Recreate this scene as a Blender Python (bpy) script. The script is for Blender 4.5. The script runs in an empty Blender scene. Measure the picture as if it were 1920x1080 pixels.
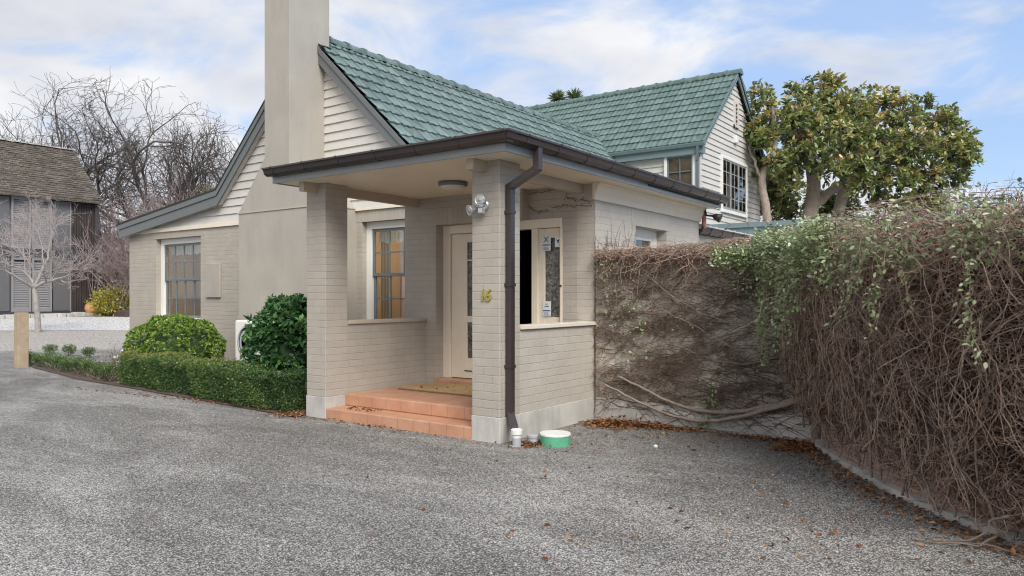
import bpy, bmesh, math, random
import numpy as np
from mathutils import Vector, Matrix
PI = math.pi
R = math.radians
C = bpy.context.scene.collection
sc = bpy.context.scene

# ------------------------------------------------------------------ camera, sky, sun, exposure
TH = R(35.75)
cam = bpy.data.cameras.new("camera"); camo = bpy.data.objects.new("camera", cam); C.objects.link(camo)
camo.location = (0, 0, 1.45); camo.rotation_euler = (R(90), 0, TH)
cam.sensor_width = 36; cam.lens = 1398/1920*36; cam.shift_y = 15.7/1920
cam.clip_start = .05; cam.clip_end = 2000
sc.camera = camo
sc.cycles.use_denoising = True; sc.cycles.denoising_input_passes = 'RGB_ALBEDO_NORMAL'; sc.cycles.denoising_prefilter = 'ACCURATE'; sc.cycles.filter_width = 1.1; sc.cycles.use_light_tree = False; sc.cycles.max_bounces = 8
sc.view_settings.view_transform = 'Standard'; sc.view_settings.look = 'None'
sc.view_settings.exposure = .84; sc.view_settings.gamma = 1
SUN_EL, SUN_AZ = R(42), R(126)          # azimuth clockwise from +Y (north)
sun = bpy.data.lights.new("sun", 'SUN'); suno = bpy.data.objects.new("sun", sun); C.objects.link(suno)
sun.energy = 2.5; sun.angle = R(34); sun.color = (1, .955, .88)
sd = Vector((math.sin(SUN_AZ)*math.cos(SUN_EL), math.cos(SUN_AZ)*math.cos(SUN_EL), math.sin(SUN_EL)))
suno.rotation_euler = sd.to_track_quat('Z', 'Y').to_euler()

world = bpy.data.worlds.new("World"); sc.world = world; world.use_nodes = True
def world_nodes():
    nt = world.node_tree; N = nt.nodes; L = nt.links; N.clear()
    out = N.new('ShaderNodeOutputWorld'); bg = N.new('ShaderNodeBackground'); L.new(bg.outputs[0], out.inputs[0])
    bg.inputs[1].default_value = .12
    sky = N.new('ShaderNodeTexSky'); sky.sky_type = 'NISHITA'; sky.sun_disc = False
    sky.sun_elevation = SUN_EL; sky.sun_rotation = SUN_AZ; sky.air_density = 1.0; sky.dust_density = .6; sky.ozone_density = 1.4
    tc = N.new('ShaderNodeTexCoord'); sep = N.new('ShaderNodeSeparateXYZ'); L.new(tc.outputs['Generated'], sep.inputs[0])
    def m(op, a, b=None, c=None):
        n = N.new('ShaderNodeMath'); n.operation = op
        for i, v in enumerate((a, b, c)):
            if v is None: continue
            if isinstance(v, (int, float)): n.inputs[i].default_value = v
            else: L.new(v, n.inputs[i])
        return n.outputs[0]
    den = m('ADD', m('MAXIMUM', sep.outputs[2], 0.0), .22)
    cmb = N.new('ShaderNodeCombineXYZ'); L.new(m('DIVIDE', sep.outputs[0], den), cmb.inputs[0]); L.new(m('DIVIDE', sep.outputs[1], den), cmb.inputs[1])
    n1 = N.new('ShaderNodeTexNoise'); L.new(cmb.outputs[0], n1.inputs['Vector'])
    n1.inputs['Scale'].default_value = 2.1; n1.inputs['Detail'].default_value = 9; n1.inputs['Roughness'].default_value = .58; n1.inputs['Distortion'].default_value = .5
    # more cloud towards the west (-X), clearer towards the north
    south = m('MULTIPLY', m('MAXIMUM', m('MULTIPLY', sep.outputs[1], -1.0), 0.0), .45)
    west = m('ADD', south, m('MULTIPLY_ADD', sep.outputs[0], -.24, -.02))
    high = m('MULTIPLY', sep.outputs[2], -.10)
    low = m('MULTIPLY', m('POWER', m('SUBTRACT', 1.0, m('MAXIMUM', sep.outputs[2], 0.0)), 6.0), .22)
    f = m('ADD', m('ADD', m('ADD', n1.outputs['Fac'], west), high), low)
    mr = N.new('ShaderNodeMapRange'); mr.interpolation_type = 'SMOOTHSTEP'; L.new(f, mr.inputs[0])
    mr.inputs[1].default_value = .46; mr.inputs[2].default_value = .72; mr.inputs[3].default_value = .13; mr.inputs[4].default_value = .97
    n2 = N.new('ShaderNodeTexNoise'); L.new(cmb.outputs[0], n2.inputs['Vector']); n2.inputs['Scale'].default_value = 2.3; n2.inputs['Detail'].default_value = 5
    cr = N.new('ShaderNodeValToRGB'); L.new(n2.outputs['Fac'], cr.inputs[0])
    cr.color_ramp.elements[0].position = .3; cr.color_ramp.elements[0].color = (3.05, 3.15, 3.5, 1)
    cr.color_ramp.elements[1].position = .7; cr.color_ramp.elements[1].color = (4.75, 4.72, 4.72, 1)
    blue = N.new('ShaderNodeMix'); blue.data_type = 'RGBA'; blue.inputs[0].default_value = .75
    L.new(sky.outputs[0], blue.inputs[6]); blue.inputs[7].default_value = (1.65, 2.6, 4.35, 1)
    mx = N.new('ShaderNodeMix'); mx.data_type = 'RGBA'; L.new(mr.outputs[0], mx.inputs[0]); L.new(blue.outputs[2], mx.inputs[6]); L.new(cr.outputs[0], mx.inputs[7])
    L.new(mx.outputs[2], bg.inputs[0])
world_nodes()

# ------------------------------------------------------------------ materials
MATS = {}
class NT:
    def __init__(s, name):
        s.m = bpy.data.materials.new(name); s.m.use_nodes = True
        s.t = s.m.node_tree; s.N = s.t.nodes; s.L = s.t.links; s.N.clear()
        s.out = s.N.new('ShaderNodeOutputMaterial'); s.b = s.N.new('ShaderNodeBsdfPrincipled'); s.L.new(s.b.outputs[0], s.out.inputs[0])
        s.pos = s.N.new('ShaderNodeNewGeometry').outputs['Position']
        MATS[name] = s.m
    def set(s, **k):
        for a, v in k.items():
            i = s.b.inputs[{'col': 'Base Color', 'rough': 'Roughness', 'metal': 'Metallic', 'spec': 'Specular IOR Level'}.get(a, a)]
            if hasattr(v, 'is_output') or isinstance(v, bpy.types.NodeSocket): s.L.new(v, i)
            else: i.default_value = (*v, 1) if isinstance(v, tuple) and len(v) == 3 else v
        return s
    def plug(s, sock, v):
        if isinstance(v, bpy.types.NodeSocket): s.L.new(v, sock)
        else: sock.default_value = (*v, 1) if isinstance(v, tuple) and len(v) == 3 and sock.type == 'RGBA' else v
    def noise(s, scale, detail=4, rough=.55, dist=0, vec=None):
        n = s.N.new('ShaderNodeTexNoise'); s.L.new(vec or s.pos, n.inputs['Vector'])
        n.inputs['Scale'].default_value = scale; n.inputs['Detail'].default_value = detail; n.inputs['Roughness'].default_value = rough; n.inputs['Distortion'].default_value = dist
        return n.outputs['Fac']
    def vor(s, scale, feature='F1', out='Distance', vec=None, rnd=1):
        n = s.N.new('ShaderNodeTexVoronoi'); n.feature = feature; s.L.new(vec or s.pos, n.inputs['Vector']); n.inputs['Scale'].default_value = scale
        n.inputs['Randomness'].default_value = rnd
        return n.outputs[out]
    def ramp(s, f, *st):
        r = s.N.new('ShaderNodeValToRGB'); s.L.new(f, r.inputs[0]); e = r.color_ramp.elements
        while len(e) < len(st): e.new(.5)
        for k, (p, c) in zip(e, st):
            k.position = p; k.color = (*c, 1) if isinstance(c, tuple) else (c, c, c, 1)
        return r.outputs[0]
    def mix(s, f, a, b, mode='MIX'):
        n = s.N.new('ShaderNodeMix'); n.data_type = 'RGBA'; n.blend_type = mode
        s.plug(n.inputs[0], f); s.plug(n.inputs[6], a); s.plug(n.inputs[7], b)
        return n.outputs[2]
    def math(s, op, a, b=None, c=None):
        n = s.N.new('ShaderNodeMath'); n.operation = op
        for i, v in enumerate((a, b, c)):
            if v is not None: s.plug(n.inputs[i], v)
        return n.outputs[0]
    def map(s, sc=(1, 1, 1), rot=(0, 0, 0), vec=None):
        n = s.N.new('ShaderNodeMapping'); s.L.new(vec or s.pos, n.inputs[0]); n.inputs['Scale'].default_value = sc; n.inputs['Rotation'].default_value = rot
        return n.outputs[0]
    def attr(s, name='rnd'):
        n = s.N.new('ShaderNodeAttribute'); n.attribute_name = name
        return n.outputs['Fac']
    def bump(s, h, strength=.5, dist=.01, normal=None):
        n = s.N.new('ShaderNodeBump'); s.L.new(h, n.inputs['Height']); n.inputs['Strength'].default_value = strength; n.inputs['Distance'].default_value = dist
        if normal: s.L.new(normal, n.inputs['Normal'])
        return n.outputs[0]

def paint(name, col, rough=.55, var=.08, dirt=0., grain=0., gscale=6, streak=False):
    t = NT(name); a = tuple(c*(1-var) for c in col); b = tuple(c*(1+var*.6) for c in col)
    c = t.ramp(t.noise(1.7, 6), (.3, a), (.7, b))
    if dirt:
        v = t.map((1, 1, .25)) if streak else t.pos
        d = t.ramp(t.noise(gscale, 8, .7, vec=v), (.45, 0.), (.75, 1.))
        c = t.mix(t.math('MULTIPLY', d, dirt), c, tuple(x*.35 for x in col))
    t.set(col=c, rough=rough)
    if grain: t.set(Normal=t.bump(t.noise(60, 3), grain, .004))
    return t.m

def brick_paint(name, col, soldier=False, dirt=.25, edge=None):
    t = NT(name)
    sp = t.N.new('ShaderNodeSeparateXYZ'); t.L.new(t.pos, sp.inputs[0])
    # coordinates along the wall: x+y serves walls facing either way
    u = t.math('ADD', sp.outputs[0], sp.outputs[1]); cb = t.N.new('ShaderNodeCombineXYZ')
    if soldier: t.L.new(sp.outputs[2], cb.inputs[0]); t.L.new(u, cb.inputs[1])
    else: t.L.new(u, cb.inputs[0]); t.L.new(sp.outputs[2], cb.inputs[1])
    wob = t.N.new('ShaderNodeVectorMath'); wob.operation = 'ADD'
    nz = t.N.new('ShaderNodeTexNoise'); t.L.new(t.pos, nz.inputs['Vector']); nz.inputs['Scale'].default_value = 9; nz.inputs['Detail'].default_value = 3
    sb = t.N.new('ShaderNodeVectorMath'); sb.operation = 'MULTIPLY_ADD'; t.L.new(nz.outputs['Color'], sb.inputs[0]); sb.inputs[1].default_value = (.016, .016, 0); sb.inputs[2].default_value = (-.008, -.008, 0)
    t.L.new(cb.outputs[0], wob.inputs[0]); t.L.new(sb.outputs[0], wob.inputs[1])
    br = t.N.new('ShaderNodeTexBrick'); t.L.new(wob.outputs[0], br.inputs['Vector'])
    br.inputs['Scale'].default_value = 1; br.inputs['Brick Width'].default_value = .235; br.inputs['Row Height'].default_value = .083
    br.inputs['Mortar Size'].default_value = .006; br.inputs['Mortar Smooth'].default_value = .9; br.offset = .5
    if soldier: br.offset = 0; br.inputs['Brick Width'].default_value = 3
    br.inputs['Color1'].default_value = (0.35, .35, .35, 1); br.inputs['Color2'].default_value = (.65, .65, .65, 1)
    b2 = t.N.new('ShaderNodeTexBrick'); t.L.new(wob.outputs[0], b2.inputs['Vector']); b2.inputs['Scale'].default_value = 1; b2.inputs['Brick Width'].default_value = 900
    b2.inputs['Row Height'].default_value = br.inputs['Row Height'].default_value; b2.inputs['Mortar Size'].default_value = .007; b2.inputs['Mortar Smooth'].default_value = .9
    part = t.math('MULTIPLY', br.outputs['Fac'], t.ramp(t.noise(4, 3), (.45, .1), (.6, .8)))
    fac = br.outputs['Fac'] if soldier else t.math('MAXIMUM', t.math('MULTIPLY', b2.outputs['Fac'], t.ramp(t.noise(2.3, 4), (.35, .35), (.6, 1.))), part); n3 = t.noise(3.1, 6); n40 = t.noise(34, 5, .65)
    c = t.ramp(n3, (.3, tuple(x*.93 for x in col)), (.7, tuple(x*1.05 for x in col)))
    c = t.mix(.10, c, br.outputs['Color'], 'OVERLAY')
    wornf = t.math('MULTIPLY', fac, t.ramp(t.noise(5, 6), (.38, .0), (.62, 1.)))
    c = t.mix(t.math('MULTIPLY', wornf, .17), c, tuple(x*.45 for x in col))
    spots = t.math('MULTIPLY', t.ramp(t.noise(46, 3, .6), (.66, 0.), (.72, 1.)), t.ramp(t.noise(1.3, 4), (.45, 0.), (.65, 1.)))
    c = t.mix(t.math('MULTIPLY', spots, dirt), c, (.06, .045, .035))
    if edge:   # creeper specks along one end of a wall
        e = t.math('MULTIPLY', t.ramp(t.noise(42, 4, .7), (.56, 0.), (.64, 1.)), t.ramp(t.math('ADD', sp.outputs[2], t.noise(2.2)), (.4, .5), (1., .25)))
        c = t.mix(t.math('MULTIPLY', e, edge), c, (.07, .05, .04))
    h = t.math('ADD', t.math('MULTIPLY', fac, -1.0), t.math('MULTIPLY', n40, .5))
    h = t.math('ADD', h, t.math('MULTIPLY', t.noise(11, 3), .7))
    t.set(col=c, rough=.62, Normal=t.bump(h, .42, .008))
    return t.m

BEIGE = (.385, .346, .294)
M = {}
M['brick'] = brick_paint('painted_brick', BEIGE)
M['brick_pale'] = brick_paint('painted_brick_weathered', (.455, .415, .36), dirt=.8, edge=.5)
M['soldier'] = brick_paint('painted_soldier_course', BEIGE, True)
M['plaster'] = paint('painted_render', (.378, .345, .297), .6, .07, .17, .2, 5, True)
M['cream'] = paint('cream_paint', (.75, .67, .54), .45, .04, .10, 0, 8)
M['trim'] = paint('pale_trim_paint', (.70, .64, .54), .4, .03, .06)
M['soffit'] = paint('soffit_paint', (.80, .71, .56), .5, .06, .05, 0, 2)
M['beam'] = paint('beam_paint', (.46, .39, .31), .5, .05, .05)
M['board'] = paint('weatherboard_paint', (.56, .535, .495), .45, .05, .08, 0, 5)
M['fascia'] = paint('grey_blue_fascia', (.29, .30, .298), .4, .05, .08, 0, 9)
M['barge'] = paint('grey_barge', (.13, .14, .142), .4, .05, .1)
M['teal_trim'] = paint('teal_trim', (.17, .23, .235), .4, .06, .1)
M['gutter'] = paint('brown_gutter_paint', (.046, .035, .034), .32, .2, .25, 0, 12)
M['white'] = paint('white_paint', (.74, .72, .67), .4, .03, .04)
M['sash'] = paint('grey_blue_sash', (.13, .155, .17), .4, .05)
M['sash_pale'] = paint('pale_grey_sash', (.27, .285, .29), .4, .05)
M['concrete'] = paint('plinth_concrete', (.50, .48, .445), .85, .26, .6, .5, 4, True)
M['terracotta'] = None
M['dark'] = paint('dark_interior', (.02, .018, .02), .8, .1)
M['ochre'] = paint('ochre_interior', (.50, .32, .14), .7, .06)
M['carpet'] = paint('brown_floor', (.16, .10, .06), .8, .1)
M['drape'] = paint('brown_drape', (.20, .125, .06), .9, .2)
M['blind'] = paint('white_valance', (.75, .74, .7), .8, .05)
M['metal'] = None
M['pvc_white'] = paint('white_pvc', (.72, .71, .68), .4, .05, .3, 0, 12)
M['pvc_grey'] = paint('grey_pvc', (.38, .39, .40), .4, .05, .3, 0, 12)
M['tub'] = paint('green_tub', (.11, .42, .25), .45, .1, .35, 0, 9)
M['lid'] = paint('white_lid', (.74, .73, .68), .5, .06, .35, 0, 9)
M['wood'] = None
M['lens_grey'] = paint('lamp_lens', (.40, .41, .41), .12, .1)
M['black'] = paint('black_plastic', (.025, .024, .025), .5, .1)
M['gold'] = None

def special_mats():
    t = NT('galvanised_metal'); t.set(col=(.62, .62, .61), metal=.8, rough=.3); M['metal'] = t.m
    t = NT('old_brass'); t.set(col=t.ramp(t.noise(60), (.3, (.30, .24, .06)), (.7, (.48, .40, .10))), metal=.5, rough=.42); M['gold'] = t.m
    # window glass: clear with a sky-catching surface
    def glass(name, refl, tint):
        t = NT(name); t.N.remove(t.b)
        tr = t.N.new('ShaderNodeBsdfTransparent'); tr.inputs[0].default_value = (*tint, 1)
        gl = t.N.new('ShaderNodeBsdfGlossy'); gl.inputs['Roughness'].default_value = .02
        fr = t.N.new('ShaderNodeFresnel'); fr.inputs[0].default_value = 1.5
        f = t.math('MULTIPLY_ADD', fr.outputs[0], .32 if refl < .1 else 1.0, refl)
        mx = t.N.new('ShaderNodeMixShader'); t.L.new(f, mx.inputs[0]); t.L.new(tr.outputs[0], mx.inputs[1]); t.L.new(gl.outputs[0], mx.inputs[2]); t.L.new(mx.outputs[0], t.out.inputs[0])
        return t.m
    M['glass'] = glass('window_glass', .008, (.93, .95, .94)); M['glass_dull'] = glass('sky_window_glass', .22, (.7, .74, .76))
    # obscure patterned glass
    t = NT('patterned_glass')
    w = t.noise(16, 5, .6, 1.5)
    t.set(col=t.ramp(w, (.36, (.035, .03, .025)), (.50, (.11, .10, .085)), (.68, (.24, .22, .19))), rough=.25, Normal=t.bump(w, .6, .006)); M['pattern_glass'] = t.m
    # terracotta tile
    t = NT('terracotta_tile')
    sp = t.N.new('ShaderNodeSeparateXYZ'); t.L.new(t.pos, sp.inputs[0])
    def lines(o, per, off): return t.math('LESS_THAN', t.math('ABSOLUTE', t.math('SUBTRACT', t.math('FRACT', t.math('ADD', t.math('DIVIDE', o, per), off)), .5)), .018)
    ln = t.math('MAXIMUM', lines(sp.outputs[0], .235, .1), t.math('MULTIPLY', lines(sp.outputs[1], .235, .62), t.math('GREATER_THAN', sp.outputs[2], .26)))
    c = t.ramp(t.noise(4, 6, .6), (.3, (.42, .205, .12)), (.7, (.53, .295, .19)))
    c = t.mix(t.ramp(t.noise(14, 6, .7), (.5, 0.), (.8, .35)), c, (.30, .17, .12))
    c = t.mix(t.math('MULTIPLY', ln, .75), c, (.24, .15, .11))
    t.set(col=c, rough=.5, Normal=t.bump(t.math('SUBTRACT', t.noise(40), t.math('MULTIPLY', ln, 1.5)), .3, .004)); M['terracotta'] = t.m
    # coir mat
    t = NT('coir'); c = t.ramp(t.noise(220, 3, .7), (.3, (.30, .18, .08)), (.7, (.60, .40, .20)))
    c = t.mix(t.ramp(t.noise(3, 5), (.4, 0.), (.7, .4)), c, (.24, .15, .07)); t.set(col=c, rough=1, Normal=t.bump(t.noise(260), 1, .006)); M['coir'] = t.m
    # roof tiles: weathered copper green, a shade per tile
    def tile(name, a, b, pale):
        t = NT(name); r = t.attr()
        c = t.mix(t.ramp(r, (0., 0.), (1., 1.)), a, b)
        st = t.ramp(t.noise(5, 7, .65, vec=t.map((1, 1, .6))), (.42, 0.), (.72, 1.))
        c = t.mix(t.math('MULTIPLY', st, .55), c, pale)
        sp = t.ramp(t.noise(30, 6, .75), (.58, 0.), (.7, 1.)); c = t.mix(t.math('MULTIPLY', sp, .35), c, (.09, .13, .115)); c = t.mix(t.attr('edge'), c, (.016, .028, .024))  # dark lips paint the shade under each tile course; side joints dark too
        t.set(col=c, rough=.42, Normal=t.bump(t.noise(55, 4), .35, .006)); return t.m
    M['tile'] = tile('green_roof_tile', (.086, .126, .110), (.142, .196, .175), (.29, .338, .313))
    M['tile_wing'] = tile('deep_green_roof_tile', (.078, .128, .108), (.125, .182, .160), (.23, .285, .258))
    M['tile_under'] = paint('roof_edge_dark', (.035, .035, .03), .8, .3, .3, .3)
    # gravel
    def gravel(name, dark, mid, pale, sc_, patch=True):
        t = NT(name)
        pv = t.vor(sc_, 'F1', 'Color'); pd = t.vor(sc_, 'F1', 'Distance'); s2 = t.N.new('ShaderNodeSeparateColor'); t.L.new(pv, s2.inputs[0])
        v = s2.outputs[0]
        if patch:
            d1 = t.ramp(t.noise(.8, 10, .68, .7, t.map((.42, 1.0, 1), (0, 0, .2))), (.45, 0.), (.64, 1.))
            d2 = t.ramp(t.noise(1.1, 9, .68, .4, t.map((.45, 1.1, 1), (0, 0, -.1))), (.50, 0.), (.72, 1.))
            fine = t.noise(9, 5, .7)
            v = t.math('ADD', t.math('MULTIPLY_ADD', v, .74, .07), t.math('ADD', t.math('MULTIPLY', d1, .44), t.math('ADD', t.math('MULTIPLY', d2, -.30), t.math('MULTIPLY_ADD', fine, .36, -.18))))
        c = t.ramp(v, (.0, dark), (.45, mid), (.8, pale), (1., tuple(min(1, x*1.3) for x in pale)))
        c = t.mix(t.math('MULTIPLY', t.ramp(s2.outputs[1], (.8, 0.), (.9, 1.)), .5), c, (.24, .175, .135))
        gap = t.ramp(pd, (.32, 0.), (.68, .85)); c = t.mix(gap, c, tuple(x*.45 for x in dark))
        if patch:
            bits = t.math('MULTIPLY', t.ramp(t.vor(21, 'F1', 'Distance'), (.08, 1.), (.15, 0.)), t.ramp(t.noise(1.6, 5), (.45, 0.), (.6, .8))); c = t.mix(bits, c, (.085, .055, .035))
            d3 = t.ramp(t.noise(1.7, 6, .7), (.62, 0.), (.75, 1.)); c = t.mix(t.math('MULTIPLY', d3, .3), c, (.18, .125, .09))
            d4 = t.ramp(t.noise(1.1, 6, .7, 0, t.map((1, 1, 1), (0, 0, 1.3))), (.64, 0.), (.76, 1.)); c = t.mix(t.math('MULTIPLY', d4, .22), c, (.15, .16, .07))
        hh = t.math('ADD', t.math('MULTIPLY', pd, -1.2), t.math('MULTIPLY', s2.outputs[2], .6))
        t.set(col=c, rough=.88, Normal=t.bump(hh, .9, .012)); return t.m
    M['gravel'] = gravel('grey_gravel', (.09, .083, .074), (.385, .363, .33), (.62, .59, .545), 96)
    M['drive'] = gravel('fine_beige_grit', (.40, .36, .31), (.50, .45, .39), (.58, .53, .47), 30, False)
    M['pebble'] = gravel('white_pebble', (.64, .60, .54), (.78, .74, .68), (.84, .81, .76), 18, False)
    t = NT('pebble_stone'); t.set(col=t.ramp(t.attr(), (0., (.07, .066, .06)), (.5, (.28, .265, .245)), (1., (.58, .555, .52))), rough=.85); M['stone'] = t.m
    t = NT('bed_soil'); t.set(col=t.ramp(t.noise(22, 6, .7), (.3, (.045, .03, .022)), (.7, (.15, .10, .075))), rough=1, Normal=t.bump(t.noise(60), 1, .02)); M['soil'] = t.m
    # leaves
    def leaf(name, stops, rough=.45, trans=.25):
        t = NT(name); c = t.ramp(t.attr(), *stops); t.set(col=c, rough=rough)
        td = t.N.new('ShaderNodeBsdfTranslucent'); t.L.new(c, td.inputs[0]); mx = t.N.new('ShaderNodeMixShader'); mx.inputs[0].default_value = trans
        t.L.new(t.b.outputs[0], mx.inputs[1]); t.L.new(td.outputs[0], mx.inputs[2]); t.L.new(mx.outputs[0], t.out.inputs[0]); M[name] = t.m
    leaf('hedge_leaf', ((0., (.03, .065, .022)), (.4, (.085, .16, .045)), (.7, (.19, .25, .065)), (.88, (.28, .26, .06)), (1., (.36, .24, .07))))
    leaf('box_leaf', ((0., (.03, .07, .02)), (.6, (.11, .20, .05)), (1., (.26, .31, .10))))
    leaf('round_leaf', ((0., (.05, .11, .02)), (.5, (.19, .31, .045)), (1., (.40, .49, .10))), .4)
    leaf('glossy_leaf', ((0., (.025, .07, .028)), (.5, (.08, .19, .065)), (.85, (.17, .33, .10)), (1., (.32, .47, .17))), .28)
    leaf('magnolia_leaf', ((0., (.04, .07, .02)), (.3, (.20, .265, .085)), (.62, (.41, .42, .165)), (.84, (.48, .385, .14)), (1., (.54, .36, .15))), .28)
    leaf('vine_leaf', ((0., (.12, .18, .06)), (.4, (.29, .36, .16)), (.75, (.50, .55, .33)), (1., (.66, .68, .52))), .42)
    leaf('dry_leaf', ((0., (.10, .05, .035)), (.4, (.23, .14, .11)), (.7, (.32, .215, .17)), (1., (.45, .34, .27))), .7)
    leaf('litter_leaf', ((0., (.06, .025, .012)), (.4, (.20, .075, .025)), (.75, (.36, .15, .05)), (1., (.48, .28, .13))), .75)
    leaf('yellow_leaf', ((0., (.10, .13, .02)), (.5, (.38, .34, .04)), (1., (.68, .58, .08))), .5)
    leaf('olive_leaf', ((0., (.06, .07, .03)), (.5, (.15, .15, .07)), (1., (.26, .25, .13))), .5)
    leaf('palm_leaf', ((0., (.05, .09, .03)), (1., (.22, .27, .12))), .4)
    leaf('petal', ((0., (.7, .68, .62)), (1., (.82, .8, .75))), .6)
    def bark(name, a, b, s=14, pos=True):
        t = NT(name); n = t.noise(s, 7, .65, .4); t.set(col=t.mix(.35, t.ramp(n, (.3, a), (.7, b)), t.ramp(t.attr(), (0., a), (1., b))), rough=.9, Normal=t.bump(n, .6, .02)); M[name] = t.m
    bark('bark_dark', (.04, .031, .026), (.11, .09, .075), 5)
    bark('bark_pale', (.20, .18, .16), (.42, .39, .36), 8)
    bark('bark_magnolia', (.17, .135, .105), (.42, .35, .285), 9)
    bark('twig_pink', (.17, .12, .11), (.36, .28, .26), 5)
    bark('twig_pale', (.30, .245, .225), (.54, .47, .44), 6)
    bark('twig_brown', (.22, .135, .098), (.62, .47, .37), 16)
    bark('twig_inner', (.045, .022, .014), (.21, .115, .078), 12)  # inner twigs coloured darker to paint the depth shade of the vine curtain
    bark('twig_dark', (.055, .034, .024), (.25, .17, .122), 20)
    bark('vine_wood', (.16, .12, .095), (.36, .29, .235), 25)
    bark('wood', (.31, .235, .155), (.48, .385, .27), 6)
    t = NT('leafy_shade'); t.set(col=t.ramp(t.noise(30, 5, .7), (.3, (.015, .03, .012)), (.7, (.05, .09, .03))), rough=.9); M['leafy_shade'] = t.m  # dark green solid cores paint the shade inside hedge and bushes
    # weathered rendered garden wall
    t = NT('stained_render'); c = t.ramp(t.noise(2.6, 8, .65, .6), (.3, (.29, .255, .215)), (.5, (.44, .395, .34)), (.7, (.58, .53, .46)))
    c = t.mix(t.math('MULTIPLY', t.ramp(t.noise(28, 5, .7, .8), (.52, 0.), (.62, 1.)), .55), c, (.085, .065, .052))
    t.set(col=c, rough=.9, Normal=t.bump(t.noise(24, 5), .7, .01)); M['stain_wall'] = t.m
    # old red brick
    t = NT('old_brick'); sp = t.N.new('ShaderNodeUVMap'); br = t.N.new('ShaderNodeTexBrick'); t.L.new(sp.outputs[0], br.inputs['Vector'])
    br.inputs['Scale'].default_value = 1; br.inputs['Brick Width'].default_value = .235; br.inputs['Row Height'].default_value = .083; br.inputs['Mortar Size'].default_value = .007
    br.inputs['Color1'].default_value = (.26, .13, .095, 1); br.inputs['Color2'].default_value = (.36, .21, .16, 1); br.inputs['Mortar'].default_value = (.34, .30, .26, 1)
    c = t.mix(t.ramp(t.noise(7, 7, .7), (.42, 0.), (.66, .85)), br.outputs['Color'], (.37, .315, .275)); zz = t.N.new('ShaderNodeSeparateXYZ'); t.L.new(t.pos, zz.inputs[0]); c = t.mix(t.ramp(t.math('ADD', zz.outputs[2], t.math('MULTIPLY', t.noise(4, 5), .3)), (.42, 0.), (.60, 1.)), c, (.07, .05, .042))  # brick darkened higher up, painting in the shade behind the vines
    t.set(col=c, rough=.95, Normal=t.bump(t.math('SUBTRACT', t.noise(30), br.outputs['Fac']), .7, .01)); M['old_brick'] = t.m
    # timber shingles
    t = NT('shingle'); sp = t.N.new('ShaderNodeUVMap'); br = t.N.new('ShaderNodeTexBrick'); t.L.new(sp.outputs[0], br.inputs['Vector'])
    br.inputs['Scale'].default_value = 1; br.inputs['Brick Width'].default_value = .28; br.inputs['Row Height'].default_value = .16; br.inputs['Mortar Size'].default_value = .012; br.inputs['Mortar'].default_value = (.03, .026, .022, 1)
    br.inputs['Color1'].default_value = (.085, .066, .053, 1); br.inputs['Color2'].default_value = (.175, .14, .113, 1)
    c = t.mix(t.ramp(t.noise(1.5, 6), (.4, 0.), (.7, .4)), br.outputs['Color'], (.115, .10, .062))
    t.set(col=c, rough=.95, Normal=t.bump(t.math('SUBTRACT', t.noise(9), br.outputs['Fac']), .8, .04)); M['shingle'] = t.m
special_mats()
M.update({k: v for k, v in MATS.items() if k not in M})
M['barn_panel'] = paint('slate_panel', (.115, .112, .112), .5, .05)
M['louvre'] = paint('grey_louvre', (.235, .225, .22), .6, .08)
M['barn_timber'] = paint('dark_timber', (.045, .032, .028), .8, .35, .3, .3, 6, True)
M['barn_frame'] = paint('barn_frame', (.05, .047, .05), .6, .1)
M['pot'] = paint('terracotta_pot', (.56, .30, .13), .6, .08, .12)
M['paper'] = paint('sticker_paper', (.68, .70, .72), .5, .02)
M['ink'] = paint('sticker_ink', (.03, .045, .11), .5, .02)
M['roof_grey'] = paint('pale_sheet_roof', (.50, .50, .48), .5, .1, .2)
M['picture'] = paint('picture_print', (.55, .48, .36), .6, .3, .5, 0, 18)
M['pframe'] = paint('picture_frame_red', (.20, .05, .035), .4, .1)
M['copper'] = paint('copper_pipe', (.38, .16, .09), .4, .1, .2)
M['far_white'] = paint('far_white_boards', (.66, .66, .66), .5, .04)

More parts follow.
